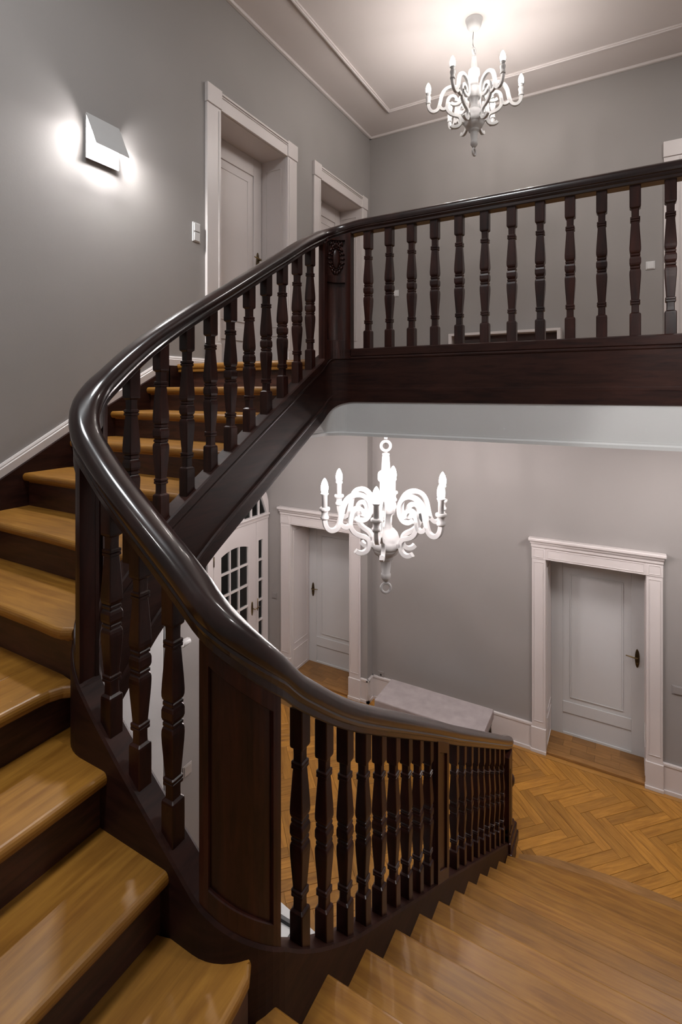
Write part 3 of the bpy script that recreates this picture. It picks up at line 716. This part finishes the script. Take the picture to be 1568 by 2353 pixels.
        m_ = MB(); m_.tube([fr.P(ha, hb+0.02, -depth), fr.P(ha, hb+0.02, -depth+0.045), fr.P(ha+sg*0.012, hb+0.02, -depth+0.052), fr.P(ha+sg*0.06, hb+0.026, -depth+0.052), fr.P(ha+sg*0.105, hb+0.030, -depth+0.050)], [0.008, 0.008, 0.008, 0.007, 0.005], 8)
        q('lever', m_, M_brass, 0, H_)
        m_ = MB(); m_.tube([fr.P(ha, hb-0.045, -depth+0.008), fr.P(ha, hb-0.045, -depth+0.026)], 0.007, 8); q('key_turn', m_, M_brass, 0, H_)
    return E
fu = lambda y0: Fr((XL, y0, ZL), (0, 1, 0), (1, 0, 0))
door('door_1', fu(3.083), 0.913, D_TOP_U-ZL, 0.285, 0.155, 'plain', 1, M_white, 'tall cream door in deep recess beside the wall switch upstairs')
door('door_2', fu(4.602), 0.955, D_TOP_U-ZL, 0.285, 0.135, 'plain', 1, M_white, 'second cream upstairs door, partly behind the carved post')
door('door_3', Fr((0.437, YB, ZL), (1, 0, 0), (0, -1, 0)), 0.913, D_TOP_U-ZL, 0.285, 0.15, 'plain', 1, M_white, 'upstairs door at right edge, only its left casing in view')
door('door_4', Fr((-3.98, 5.68, ZF), (1, 0, 0), (0, -1, 0)), 0.905, 2.065, 0.44, 0.155, 'classical', -1, M_doorw, 'white hall door in deep recess left of the upholstered bench', hs=1.0)
door('door_5', Fr((-0.777, YB, ZF), (1, 0, 0), (0, -1, 0)), 0.919, 2.065, 0.385, 0.137, 'classical', 1, M_doorw, 'white panelled hall door on the right, with cornice and bronze lever')
# thresholds of oak blocks
def threshold(x0, x1, y0, y1, nm):
    e = empty(nm, (0,0,0), None, None, None, 'structure')
    obj('edge_board', MB().box((x0, y0-0.02, ZF), (x1, y0+0.06, ZF+0.030)), M_thr, e, 0.006)
    n = 9; y = y0+0.06
    for r_ in range(3):
        ya = y+(y1-y)*r_/3; yb = y+(y1-y)*(r_+1)/3; x = x0
        for i in range(4):
            xe = x0+(x1-x0)*(i+1-(0.35 if r_ % 2 and i < 3 else 0))/4
            obj('block', MB().box((x+0.0008, ya+0.0008, ZF), (xe-0.0008, yb-0.0008, ZF+0.029)), M_thr, e); x = xe
threshold(-3.98, -3.075, 5.68, 6.12, 'trim_4'); threshold(-0.777, 0.142, YB, 6.205, 'trim_5')
# hall baseboards
def bbx(mb, x0, x1, y):
    mb.box((x0, y-0.020, ZF), (x1, y, ZF+0.285)); mb.box((x0, y-0.026, ZF+0.262), (x1, y, ZF+0.282)); mb.box((x0, y-0.034, ZF), (x1, y, ZF+0.035)); return mb
def bby(mb, y0, y1, x, sg=1):
    mb.box((x, y0, ZF), (x+sg*0.020, y1, ZF+0.285)); mb.box((x, y0, ZF+0.262), (x+sg*0.026, y1, ZF+0.282)); mb.box((x, y0, ZF), (x+sg*0.034, y1, ZF+0.035)); return mb
b_ = MB(); bbx(b_, -2.83, -0.914, YB); bbx(b_, 0.279, XH, YB); bbx(b_, -4.38, -4.135, 5.68); bbx(b_, -2.92, -2.796, 5.68); bby(b_, 5.646, YB, -2.83)
struct('baseboard_hall', b_, M_white)
b_ = MB(); bby(b_, YS, 2.884, XL); struct('baseboard_stair_wall', b_, M_white, 0.003)

# ------------------------------------------------------------------ glazed screen in the hall (left)
GX = -4.40
gs = empty('door_6', (GX, 4.9, ZF), 'white glazed double doors with small panes and arched fanlight', None, None, 'structure')
def gy(nm, mb, m=M_white, bev=0.002, par=None): return obj(nm, mb, m, par or gs, bev)
def glass_leaf(nm, y0, y1, zbot, ztop, py0, py1, ncol, zp0, zp1, nrow, arch):
    lf_ = empty(nm, (0,0,0)); lf_.parent = gs; lf_.location = (-GX, -4.9, -ZF)
    d0, d1 = GX+0.0, GX+0.045
    m_ = MB(); m_.box((d0, y0, zbot), (d1, py0, ztop)).box((d0, py1, zbot), (d1, y1, ztop)).box((d0, py0, zbot), (d1, py1, zp0)).box((d0, py0, zp1), (d1, py1, ztop))
    N = 12
    if arch:
        for i in range(N):
            ya = py0+(py1-py0)*i/N; yb = py0+(py1-py0)*(i+1)/N
            fz = lambda y: zp1-arch*((2*(y-py0)/(py1-py0)-1)**2)
            m_.add([(d0, ya, fz(ya)), (d0, yb, fz(yb)), (d0, yb, zp1+0.001), (d0, ya, zp1+0.001), (d1, ya, fz(ya)), (d1, yb, fz(yb)), (d1, yb, zp1+0.001), (d1, ya, zp1+0.001)], [(0,3,2,1),(4,5,6,7),(0,1,5,4),(1,2,6,5),(2,3,7,6),(3,0,4,7)])
    gy('leaf_frame', m_, par=lf_, bev=0)
    for i in range(1, ncol):
        y = py0+(py1-py0)*i/ncol; gy('glazing_bar', MB().box((d0+0.008, y-0.010, zp0), (d1-0.006, y+0.010, zp1)), par=lf_, bev=0)
    for i in range(1, nrow):
        z = zp0+(zp1-zp0)*i/nrow; gy('glazing_bar', MB().box((d0+0.009, py0, z-0.012), (d1-0.0045, py1, z+0.012)), par=lf_, bev=0)
    for i in range(ncol):
        for j in range(nrow):
            ya = py0+(py1-py0)*i/ncol; yb = py0+(py1-py0)*(i+1)/ncol; za = zp0+(zp1-zp0)*j/nrow; zb2 = zp0+(zp1-zp0)*(j+1)/nrow
            gy('pane', MB().box((d0+0.018, ya, za), (d0+0.022, yb, zb2)), M_glass, 0, par=lf_)
    return lf_
L1 = glass_leaf('glazed_leaf', 4.60, 5.40, ZF+0.01, -1.74, 4.73, 5.24, 3, -3.36, -1.985, 5, 0.05)
glass_leaf('side_leaf', 5.405, 5.66, ZF+0.01, -1.74, 5.455, 5.545, 1, -3.36, -2.005, 5, 0)
glass_leaf('side_leaf', 4.30, 4.595, ZF+0.01, -1.74, 4.41, 4.50, 1, -3.36, -2.005, 5, 0)
glass_leaf('glazed_leaf', 3.45, 4.295, ZF+0.01, -1.74, 3.66, 4.17, 3, -3.36, -1.985, 5, 0.05)
# transom moulding and arched fanlight
m_ = MB().box((GX-0.02, 3.40, -1.74), (GX+0.055, 5.67, -1.69)).box((GX-0.02, 3.40, -1.69), (GX+0.075, 5.67, -1.665)); gy('transom', m_, bev=0.008)
m_ = MB(); N = 24; yc, hw, z0_, zs = 4.53, 1.14, -1.665, 0.335
topz = lambda y: z0_+0.06+(zs+0.02)*max(0, 1-((y-yc)/hw)**10)**0.5
inz = lambda y: z0_+0.03+(zs-0.03)*max(0, 1-((y-yc)/(hw-0.08))**10)**0.5
for i in range(N):
    ya = yc-hw*math.cos(PI*i/N); yb = yc-hw*math.cos(PI*(i+1)/N)
    la = inz(ya) if abs(ya-yc) < hw-0.08 else z0_; lb = inz(yb) if abs(yb-yc) < hw-0.08 else z0_
    m_.add([(GX, ya, la), (GX, yb, lb), (GX, yb, topz(yb)), (GX, ya, topz(ya)), (GX+0.05, ya, la), (GX+0.05, yb, lb), (GX+0.05, yb, topz(yb)), (GX+0.05, ya, topz(ya))], [(0,3,2,1),(4,5,6,7),(0,1,5,4),(1,2,6,5),(2,3,7,6),(3,0,4,7)])
gy('fanlight_frame', m_, bev=0)
for i in range(-6, 7):
    gy('glazing_bar', MB().box((GX+0.01, yc+i*0.157-0.010, z0_), (GX+0.04, yc+i*0.157+0.010, inz(yc+i*0.157)+0.01)), bev=0)
gy('pane', MB().box((GX+0.018, yc-hw+0.05, z0_), (GX+0.022, yc+hw-0.05, z0_+zs+0.02)), M_glass, 0)
m_ = MB(); pts = [(0.018*math.cos(2*PI*i/20), 0.095*math.sin(2*PI*i/20)) for i in range(20)]
m_.loft([[(GX+0.045, 5.315+x, -2.87+y) for x, y in pts], [(GX+0.052, 5.315+x*0.9, -2.87+y*0.95) for x, y in pts]]); gy('handle_plate', m_, M_brass, 0)
m_ = MB(); m_.tube([(GX+0.05, 5.315, -2.87), (GX+0.10, 5.315, -2.87), (GX+0.105, 5.35, -2.87), (GX+0.105, 5.41, -2.865)], 0.007, 8); m_.tube([(GX+0.105, 5.36, -2.90), (GX+0.105, 5.36, -2.74)], 0.006, 8); gy('handle_lever', m_, M_brass, 0)
for z in (-2.05, -3.3): gy('hinge', MB().tube([(GX+0.05, 4.598, z-0.06), (GX+0.05, 4.598, z+0.06)], 0.008, 8), M_bronze, 0)

# ------------------------------------------------------------------ chandeliers
def arm_strokes():
    return [
     ([(0.510,-0.585),(0.509,-0.62),(0.498,-0.660),(0.475,-0.686),(0.448,-0.694),(0.420,-0.686),(0.398,-0.662),(0.384,-0.62),(0.372,-0.57),(0.360,-0.52),(0.335,-0.472),(0.300,-0.442),(0.255,-0.428),(0.210,-0.433),(0.170,-0.456),(0.143,-0.495),(0.134,-0.540),(0.140,-0.585),(0.162,-0.618),(0.195,-0.632),(0.230,-0.628),(0.256,-0.612)], 0.0185),
     ([(0.384,-0.640),(0.362,-0.668),(0.330,-0.676),(0.305,-0.655),(0.297,-0.61),(0.288,-0.569),(0.265,-0.543),(0.236,-0.535),(0.208,-0.548),(0.194,-0.578),(0.200,-0.600)], 0.0175),
     ([(0.297,-0.61),(0.302,-0.655),(0.290,-0.695),(0.262,-0.730),(0.222,-0.752),(0.180,-0.766),(0.153,-0.790),(0.146,-0.826),(0.153,-0.858),(0.175,-0.882),(0.205,-0.891),(0.235,-0.884),(0.256,-0.868)], 0.0185),
     ([(0.150,-0.815),(0.110,-0.835),(0.07,-0.84)], 0.020)]
def refine(pts):
    out = []
    for i in range(len(pts)-1):
        p0, p1, p2, p3 = pts[max(i-1, 0)], pts[i], pts[i+1], pts[min(i+2, len(pts)-1)]
        for k in range(3):
            t_ = k/3.0
            out.append(tuple(0.5*((2*p1[j])+(-p0[j]+p2[j])*t_+(2*p0[j]-5*p1[j]+4*p2[j]-p3[j])*t_*t_+(-p0[j]+3*p1[j]-3*p2[j]+p3[j])*t_**3) for j in (0, 1)))
    out.append(pts[-1]); return out
def arm_mesh():
    mb = MB(); th = 0.0155
    for pts, hw_ in arm_strokes():
        P = refine(pts); rings = []
        for i, (r, z) in enumerate(P):
            a = P[max(i-1, 0)]; b = P[min(i+1, len(P)-1)]; dx, dz = b[0]-a[0], b[1]-a[1]; L_ = math.hypot(dx, dz); nx, nz = -dz/L_, dx/L_
            c_ = 0.003
            rings.append([(r+nx*hw_, -th+c_, z+nz*hw_), (r+nx*(hw_-c_), -th, z+nz*(hw_-c_)), (r-nx*(hw_-c_), -th, z-nz*(hw_-c_)), (r-nx*hw_, -th+c_, z-nz*hw_),
                          (r-nx*hw_, th-c_, z-nz*hw_), (r-nx*(hw_-c_), th, z-nz*(hw_-c_)), (r+nx*(hw_-c_), th, z+nz*(hw_-c_)), (r+nx*hw_, th-c_, z+nz*hw_)])
        mb.loft(rings)
    me = mb.mesh('arm', M_paper); fixn(me); return me
ARM = arm_mesh()
def lathe_mesh(nm, prof, m, n=20):
    me = MB().lathe(prof, n=n).mesh(nm, m); fixn(me); return me
CUP = lathe_mesh('candle_cup', [(0.001,-0.60),(0.030,-0.60),(0.033,-0.592),(0.033,-0.580),(0.027,-0.574),(0.024,-0.556),(0.028,-0.540),(0.038,-0.534),(0.042,-0.528),(0.042,-0.516),(0.038,-0.510),(0.001,-0.508)], M_paper)
CANDLE = lathe_mesh('candle_sleeve', [(0.001,-0.51),(0.0215,-0.51),(0.0215,-0.418),(0.026,-0.414),(0.030,-0.408),(0.030,-0.400),(0.001,-0.398)], M_paper)
def bulb_mesh(m):
    return lathe_mesh('bulb', [(0.018,-0.400),(0.026,-0.385),(0.029,-0.365),(0.028,-0.345),(0.022,-0.320),(0.012,-0.298),(0.003,-0.286)], m, 12)
BODY = lathe_mesh('body', [(0.001,-0.100),(0.012,-0.101),(0.014,-0.108),(0.027,-0.110),(0.029,-0.118),(0.026,-0.130),(0.029,-0.138),(0.036,-0.245),(0.044,-0.250),(0.060,-0.262),(0.064,-0.280),(0.064,-0.320),(0.058,-0.332),(0.048,-0.338),(0.048,-0.450),
    (0.060,-0.455),(0.068,-0.470),(0.082,-0.510),(0.086,-0.540),(0.076,-0.560),(0.076,-0.580),(0.062,-0.588),(0.048,-0.596),(0.040,-0.630),(0.038,-0.660),(0.046,-0.684),(0.052,-0.690),(0.052,-0.702),(0.070,-0.716),(0.095,-0.745),(0.110,-0.790),(0.114,-0.815),(0.118,-0.820),(0.118,-0.862),(0.110,-0.868),
    (0.108,-0.880),(0.090,-0.915),(0.062,-0.932),(0.058,-0.944),(0.058,-0.956),(0.046,-0.962),(0.043,-0.975),(0.033,-1.070),(0.038,-1.074),(0.040,-1.082),(0.040,-1.104),(0.034,-1.114),(0.026,-1.128),(0.012,-1.140),(0.001,-1.142)], M_paper, 32)
CUP_S = lathe_mesh('candle_cup', [(0.001,-0.60),(0.027,-0.60),(0.029,-0.592),(0.027,-0.580),(0.024,-0.574),(0.024,-0.556),(0.030,-0.535),(0.030,-0.520),(0.026,-0.512),(0.001,-0.508)], M_paper)
CANDLE_S = lathe_mesh('candle_sleeve', [(0.001,-0.51),(0.0215,-0.51),(0.0215,-0.488),(0.026,-0.484),(0.030,-0.478),(0.030,-0.472),(0.001,-0.470)], M_paper)
def chandelier(name, loc, sc, phi, bulbm, label, cord_to, short=False, ring_rot=0.0):
    E = empty(name, loc, label, 'chandelier'); E.scale = (sc, sc, sc)
    def part(nm, me, rz=0, off=(0,0,0), par=E):
        o = bpy.data.objects.new(nm, me); COL.objects.link(o); o.parent = par; o.rotation_euler = (0, 0, rz); o.location = off; return o
    part('body', BODY)
    rg = MB().torus((0, 0, -0.050), 0.038, 0.0115, 'y'); me = rg.mesh('top_ring', M_paper); fixn(me); part('top_ring', me, ring_rot)
    rg = MB().torus((0, 0, -1.190), 0.038, 0.0115, 'y'); me = rg.mesh('bottom_ring', M_paper); fixn(me); part('bottom_ring', me, ring_rot)
    bm_ = bulb_mesh(bulbm)
    for i in range(6):
        a = phi+i*PI/3
        ar = part('arm', ARM, a)
        part('candle_cup', CUP_S if short else CUP, 0, (0.51, 0, 0), ar); part('candle_sleeve', CANDLE_S if short else CANDLE, 0, (0.51, 0, 0), ar); part('bulb', bm_, 0, (0.51, 0, -0.072 if short else 0), ar)
    top = (cord_to-loc[2])/sc
    c = MB().tube([(0.0, 0, -0.10), (0.0, 0, -0.03), (-0.012, 0, 0.03), (-0.012, 0, 0.10) if top > 0.15 else (0, 0, top*0.5), (0, 0, top)], 0.0035, 8); me = c.mesh('cord', M_cord); fixn(me); part('cord', me)
    cn = MB().lathe([(0.001, top), (0.096, top), (0.096, top-0.008), (0.088, top-0.012), (0.088, top-0.030), (0.084, top-0.036), (0.084, top-0.05), (0.078, top-0.075), (0.062, top-0.10), (0.036, top-0.116), (0.014, top-0.121), (0.012, top-0.134), (0.001, top-0.135)], n=28); me = cn.mesh('canopy', M_paper); fixn(me); part('canopy', me)
    return E
PH = -YAW  # unused view reference
def phi_world(p): # p measured from picture-right towards the viewer
    x = rtx*math.cos(p)-fwx*math.sin(p); y = rty*math.cos(p)-fwy*math.sin(p); return math.atan2(y, x)
chandelier('chandelier', (-1.704, 3.75, -0.384), 1.0, phi_world(math.radians(102.5)), M_bulb, 'larger white scroll-armed chandelier hanging in the lower hall before the taupe wall', ZLC, ring_rot=YAW+0.1)
chandelier('chandelier', (-1.17, 4.41, 2.976), 0.762, phi_world(math.radians(70)), M_bulbu, 'smaller white scroll-armed chandelier hanging from the upstairs ceiling', ZC, True, ring_rot=YAW+0.9)

# ------------------------------------------------------------------ wall light in view, added fill lights out of view
def sconce(name, o, ax, n, label, energy=9.0):
    fr = Fr(o, ax, n); E = empty(name, fr.P(0, 0, 0), label, 'wall light')
    m_ = MB(); fr.box(m_, -0.10, 0.10, 0.01, 0.25, 0, 0.022); obj('mounting_box', m_, M_sconce, E)
    m_ = MB(); fr.box(m_, -0.112, 0.112, 0, 0.265, 0.022, 0.028); obj('back_plate', m_, M_plastic, E)
    m_ = MB(); m_.add([fr.P(-0.114, 0.267, 0.026), fr.P(0.114, 0.267, 0.026), fr.P(0.114, 0.062, 0.125), fr.P(-0.114, 0.062, 0.125), fr.P(-0.114, 0.270, 0.029), fr.P(0.114, 0.270, 0.029), fr.P(0.114, 0.063, 0.1285), fr.P(-0.114, 0.063, 0.1285)],
             [(0,3,2,1),(4,5,6,7),(0,1,5,4),(1,2,6,5),(2,3,7,6),(3,0,4,7)]); obj('folded_shade', m_, M_sconce, E)
    m_ = MB(); fr.box(m_, -0.09, 0.09, 0.195, 0.205, 0.034, 0.050); obj('lamp_strip', m_, mat('lamp_strip_glow', (1,1,1), 0.4, emit=((1, 0.98, 0.96), 30.0)), E)
    l = lamp('lamp_source', 'AREA', fr.P(0, 0.185, 0.045), energy, (1, 0.97, 0.95), 0.19, size_y=0.02); l.data.shape = 'RECTANGLE'
    d = -(fr.n*0.12+Vector((0,0,-1))*1.0); l.rotation_euler = (Vector((0,0,-1))*1.0+fr.n*0.15).to_track_quat('-Z', 'Y').to_euler()
    l.parent = E; l.location = Vector(fr.P(0, 0.185, 0.045))-E.location
    l2 = lamp('lamp_glow', 'POINT', (0,0,0), energy*0.5, (1, 0.98, 0.97), 0.03); l2.parent = E; l2.location = Vector(fr.P(0, 0.085, 0.078))-E.location
    return E
sconce('wall_light', (XL, 2.028, 1.405), (0, 1, 0), (1, 0, 0), 'folded square wall light glowing on the grey wall left of the door')
sconce('wall_light', (-1.2, YS, 1.0), (1, 0, 0), (0, 1, 0), 'added folded wall light for fill, out of view behind the stair turn', 5)  # added copy of the seen wall light, brightens the stair turn from out of view
sconce('wall_light', (XR, 1.6, 0.6), (0, 1, 0), (-1, 0, 0), 'added folded wall light for fill, out of view right of the lower flight', 6)  # second added copy out of view, fill for the lower flight

def fill_ceiling_lamp(name, loc, r, e, label, col=(1, 0.96, 0.93)):  # added lamps the camera never sees, they raise the ambient light
    E = empty(name, loc, label, 'added fill light')
    obj('rim', MB().lathe([(r*0.98, 0.0), (r*1.06, 0.0), (r*1.06, -0.05), (r*0.98, -0.05)], loc, 32), M_plastic, E)
    obj('opal_disc', MB().lathe([(0.001, -0.045), (r*0.98, -0.045), (r*0.98, -0.03), (0.001, -0.03)], loc, 32), mat('fill_opal_glow', (1, 1, 1), 0.5, emit=(col, 6.0)), E)
    l = lamp('lamp_source', 'AREA', (0, 0, 0), e, col, 2*r); l.data.shape = 'DISK'; l.parent = E; l.location = (0, 0, -0.055)
    return E
fill_ceiling_lamp('fill_ceiling_light', (-1.15, 0.75, ZC), 0.40, 24, 'added opal fill lamp on the ceiling above the stair turn, out of view', (0.95, 0.98, 1.0))
fill_ceiling_lamp('fill_ceiling_light', (1.05, 3.9, ZC), 0.30, 14, 'added opal fill lamp above the right end of the landing, out of view')
fill_ceiling_lamp('fill_ceiling_light', (0.6, 4.6, ZLC), 0.30, 16, 'added opal fill lamp in the lower hall near the right door, out of view', (1, 0.93, 0.91))
fill_ceiling_lamp('fill_ceiling_light', (-3.5, 4.3, ZLC), 0.25, 9, 'added opal fill lamp in the lower hall before the glazed doors, out of view', (1, 0.93, 0.91))

# ------------------------------------------------------------------ switches, sockets, thermostat
def plate(name, fr, w, h, m, label, cat, rockers=1, d=0.012, col=None):
    E = empty(name, fr.P(0, 0, 0), label, cat)
    m_ = MB(); fr.box(m_, -w/2, w/2, -h/2, h/2, 0, d*0.6); obj('cover_plate', m_, m, E, 0.002)
    for i in range(rockers):
        m_ = MB(); b0 = -h/2+h*(i+0.08)/rockers; b1 = -h/2+h*(i+0.92)/rockers
        fr.box(m_, -w*0.38, w*0.38, b0, b1, d*0.6, d); obj('rocker', m_, m, E, 0.003)
    return E
plate('light_switch', Fr((XL, 2.832, 1.205), (0, 1, 0), (1, 0, 0)), 0.075, 0.145, M_plastic, 'tall white switch plate with two rockers left of the upstairs door', 'switch', 2, 0.016)
plate('light_switch', Fr((0.177, YB, 1.230), (1, 0, 0), (0, -1, 0)), 0.078, 0.078, M_plastic, 'square white switch on the upper back wall behind the rightmost balusters', 'switch')
plate('light_switch', Fr((-2.508, YB, 1.210), (1, 0, 0), (0, -1, 0)), 0.078, 0.078, M_plastic, 'small white switch peeping out behind the second balcony baluster', 'switch')
plate('light_switch', Fr((-4.256, 5.68, -2.803), (1, 0, 0), (0, -1, 0)), 0.08, 0.08, M_dplastic, 'grey switch between the glazed doors and the left hall door', 'switch')
plate('light_switch', Fr((XL, 2.742, -2.805), (0, 1, 0), (1, 0, 0)), 0.085, 0.085, mat('beige_switch', (0.36, 0.33, 0.31), 0.4), 'beige switch on the hall wall seen left of the curved panelled post', 'switch')
plate('light_switch', Fr((0.402, YB, -2.845), (1, 0, 0), (0, -1, 0)), 0.10, 0.082, M_dplastic, 'grey switch right of the right hall door at the picture edge', 'switch')
sk = empty('power_socket', (-2.708, YB, -3.538), 'grey wall socket above the baseboard left of the bench', 'socket')
obj('cover_plate', MB().box((-2.748, YB-0.010, -3.578), (-2.668, YB, -3.498)), M_dplastic, sk, 0.003)
obj('socket_well', MB().lathe([(0.013, -0.002), (0.012, 0.0), (0.001, 0.0)], (-2.708, YB-0.010, -3.538), 16, 'y'), M_black, sk)

# ------------------------------------------------------------------ bench
bn = empty('bench', (-1.86, 5.34, ZF), 'grey upholstered bench on dark metal legs below the taupe wall', 'bench')
bx_, by_ = (-2.46, -1.265), (5.10, 5.575); zt_ = -3.40
obj('seat', MB().box((bx_[0], by_[0], zt_-0.105), (bx_[1], by_[1], zt_)), M_fabric, bn, 0.012)
for xx in (bx_[0]+0.02, bx_[1]-0.02):
    for yy, sg in ((by_[0]+0.05, -1), (by_[1]-0.05, 1)):
        obj('leg', MB().tube([(xx, yy-sg*0.06, zt_-0.105), (xx, yy+sg*0.02, ZF+0.004)], 0.014, 6, False), M_black, bn)
    obj('cross_bar', MB().box((xx-0.014, by_[0]+0.08, zt_-0.13), (xx+0.014, by_[1]-0.08, zt_-0.105)), M_black, bn)

# ------------------------------------------------------------------ radiator with valve under the upper flight
rd = empty('radiator', (XL, 2.37, ZF+0.2), 'tall flat white radiator with thermostatic valve on the wall under the upper flight', 'radiator')
for y0_, y1_ in ((1.98, 2.215), (2.235, 2.452), (2.474, 2.528)):
    obj('heating_panel', MB().box((XL+0.05, y0_, ZF+0.15), (XL+0.085, y1_, -1.50)), M_doorw, rd, 0.012)
obj('manifold', MB().box((XL+0.02, 2.0, ZF+0.25), (XL+0.05, 2.52, ZF+0.30)).box((XL+0.02, 2.0, -1.72), (XL+0.05, 2.52, -1.67)), M_doorw, rd)
obj('bracket', MB().box((XL, 2.1, -1.71), (XL+0.02, 2.14, -1.68)).box((XL, 2.4, -1.71), (XL+0.02, 2.44, -1.68)), M_black, rd)
vv = empty('valve', (0,0,0)); vv.parent = rd; vv.location = -rd.location
vx = XL+0.055
obj('valve_body', MB().lathe([(0.001, 0), (0.012, 0), (0.012, 0.05), (0.017, 0.052), (0.017, 0.07), (0.012, 0.072), (0.012, 0.09), (0.001, 0.09)], (vx, 2.53, -1.82), 14, 'y'), M_plastic, vv)
obj('thermostat_head', MB().lathe([(0.001, 0.088), (0.020, 0.088), (0.023, 0.094), (0.023, 0.108), (0.020, 0.110), (0.020, 0.114), (0.025, 0.118), (0.025, 0.172), (0.021, 0.182), (0.001, 0.184)], (vx, 2.53, -1.82), 18, 'y'), M_plastic, vv)
for i in range(6):
    a = 2*PI*i/6; obj('grip_rib', MB().box((vx+0.0245*math.cos(a)-0.002, 2.655, -1.82+0.0245*math.sin(a)-0.002), (vx+0.0245*math.cos(a)+0.002, 2.708, -1.82+0.0245*math.sin(a)+0.002)), M_plastic, vv)

# ------------------------------------------------------------------ low open shelf unit upstairs (only its top shows over the beam)
sh = empty('shelf_unit', (-1.2, YB, ZL), 'low white open shelf unit against the upper back wall, seen behind the balusters', 'shelf')
x0, x1, y0, y1, zt2 = -1.785, -0.612, YB-0.19, YB-0.018, 0.625
for nm, a, b in (('side_board', (x0, y0, ZL), (x0+0.035, y1, zt2)), ('side_board', (x1-0.035, y0, ZL), (x1, y1, zt2)), ('top_board', (x0, y0, zt2), (x1, y1, zt2+0.028)), ('bottom_board', (x0+0.035, y0, ZL), (x1-0.035, y1, ZL+0.04))):
    obj(nm, MB().box(a, b), M_white, sh, 0.002)
obj('dark_back', MB().box((x0+0.035, y1-0.03, ZL+0.04), (x1-0.035, y1-0.02, zt2)), M_riser, sh)

# ------------------------------------------------------------------ white cabinet below the stairs with a black tray on it
cb_ = empty('low_cabinet', (-1.62, 2.05, ZF), 'white low cabinet on the hall floor in the well, seen past the first balusters', 'cabinet')
R9 = Matrix.Translation((-1.62, 2.05, 0)) @ Matrix.Rotation(math.radians(-9), 4, 'Z')
def cbx(a, b): return MB().box(a, b).xf(R9)
obj('top_board', cbx((-0.42, -0.40, -3.075), (0.42, 0.40, -3.05)), M_plast, cb_, 0.003)
obj('carcass', cbx((-0.41, -0.39, ZF), (0.41, 0.39, -3.075)), M_white, cb_)
obj('door', cbx((-0.40, 0.39, ZF+0.06), (-0.003, 0.405, -3.09)), M_white, cb_, 0.003); obj('door', cbx((0.003, 0.39, ZF+0.06), (0.40, 0.405, -3.09)), M_white, cb_, 0.003)
tr = empty('tray', (-1.72, 2.2, -3.05), 'black-edged tray with pale strip lying on the white low cabinet', 'tray')
obj('base', MB().box((-1.80, 1.95, -3.049), (-1.625, 2.40, -3.043)), M_plast, tr)
obj('rim', MB().box((-1.81, 1.94, -3.049), (-1.77, 2.41, -3.025)).box((-1.655, 1.94, -3.049), (-1.615, 2.41, -3.025)).box((-1.77, 2.385, -3.049), (-1.655, 2.41, -3.025)).box((-1.77, 1.94, -3.049), (-1.655, 1.965, -3.025)), M_black, tr, 0.004)
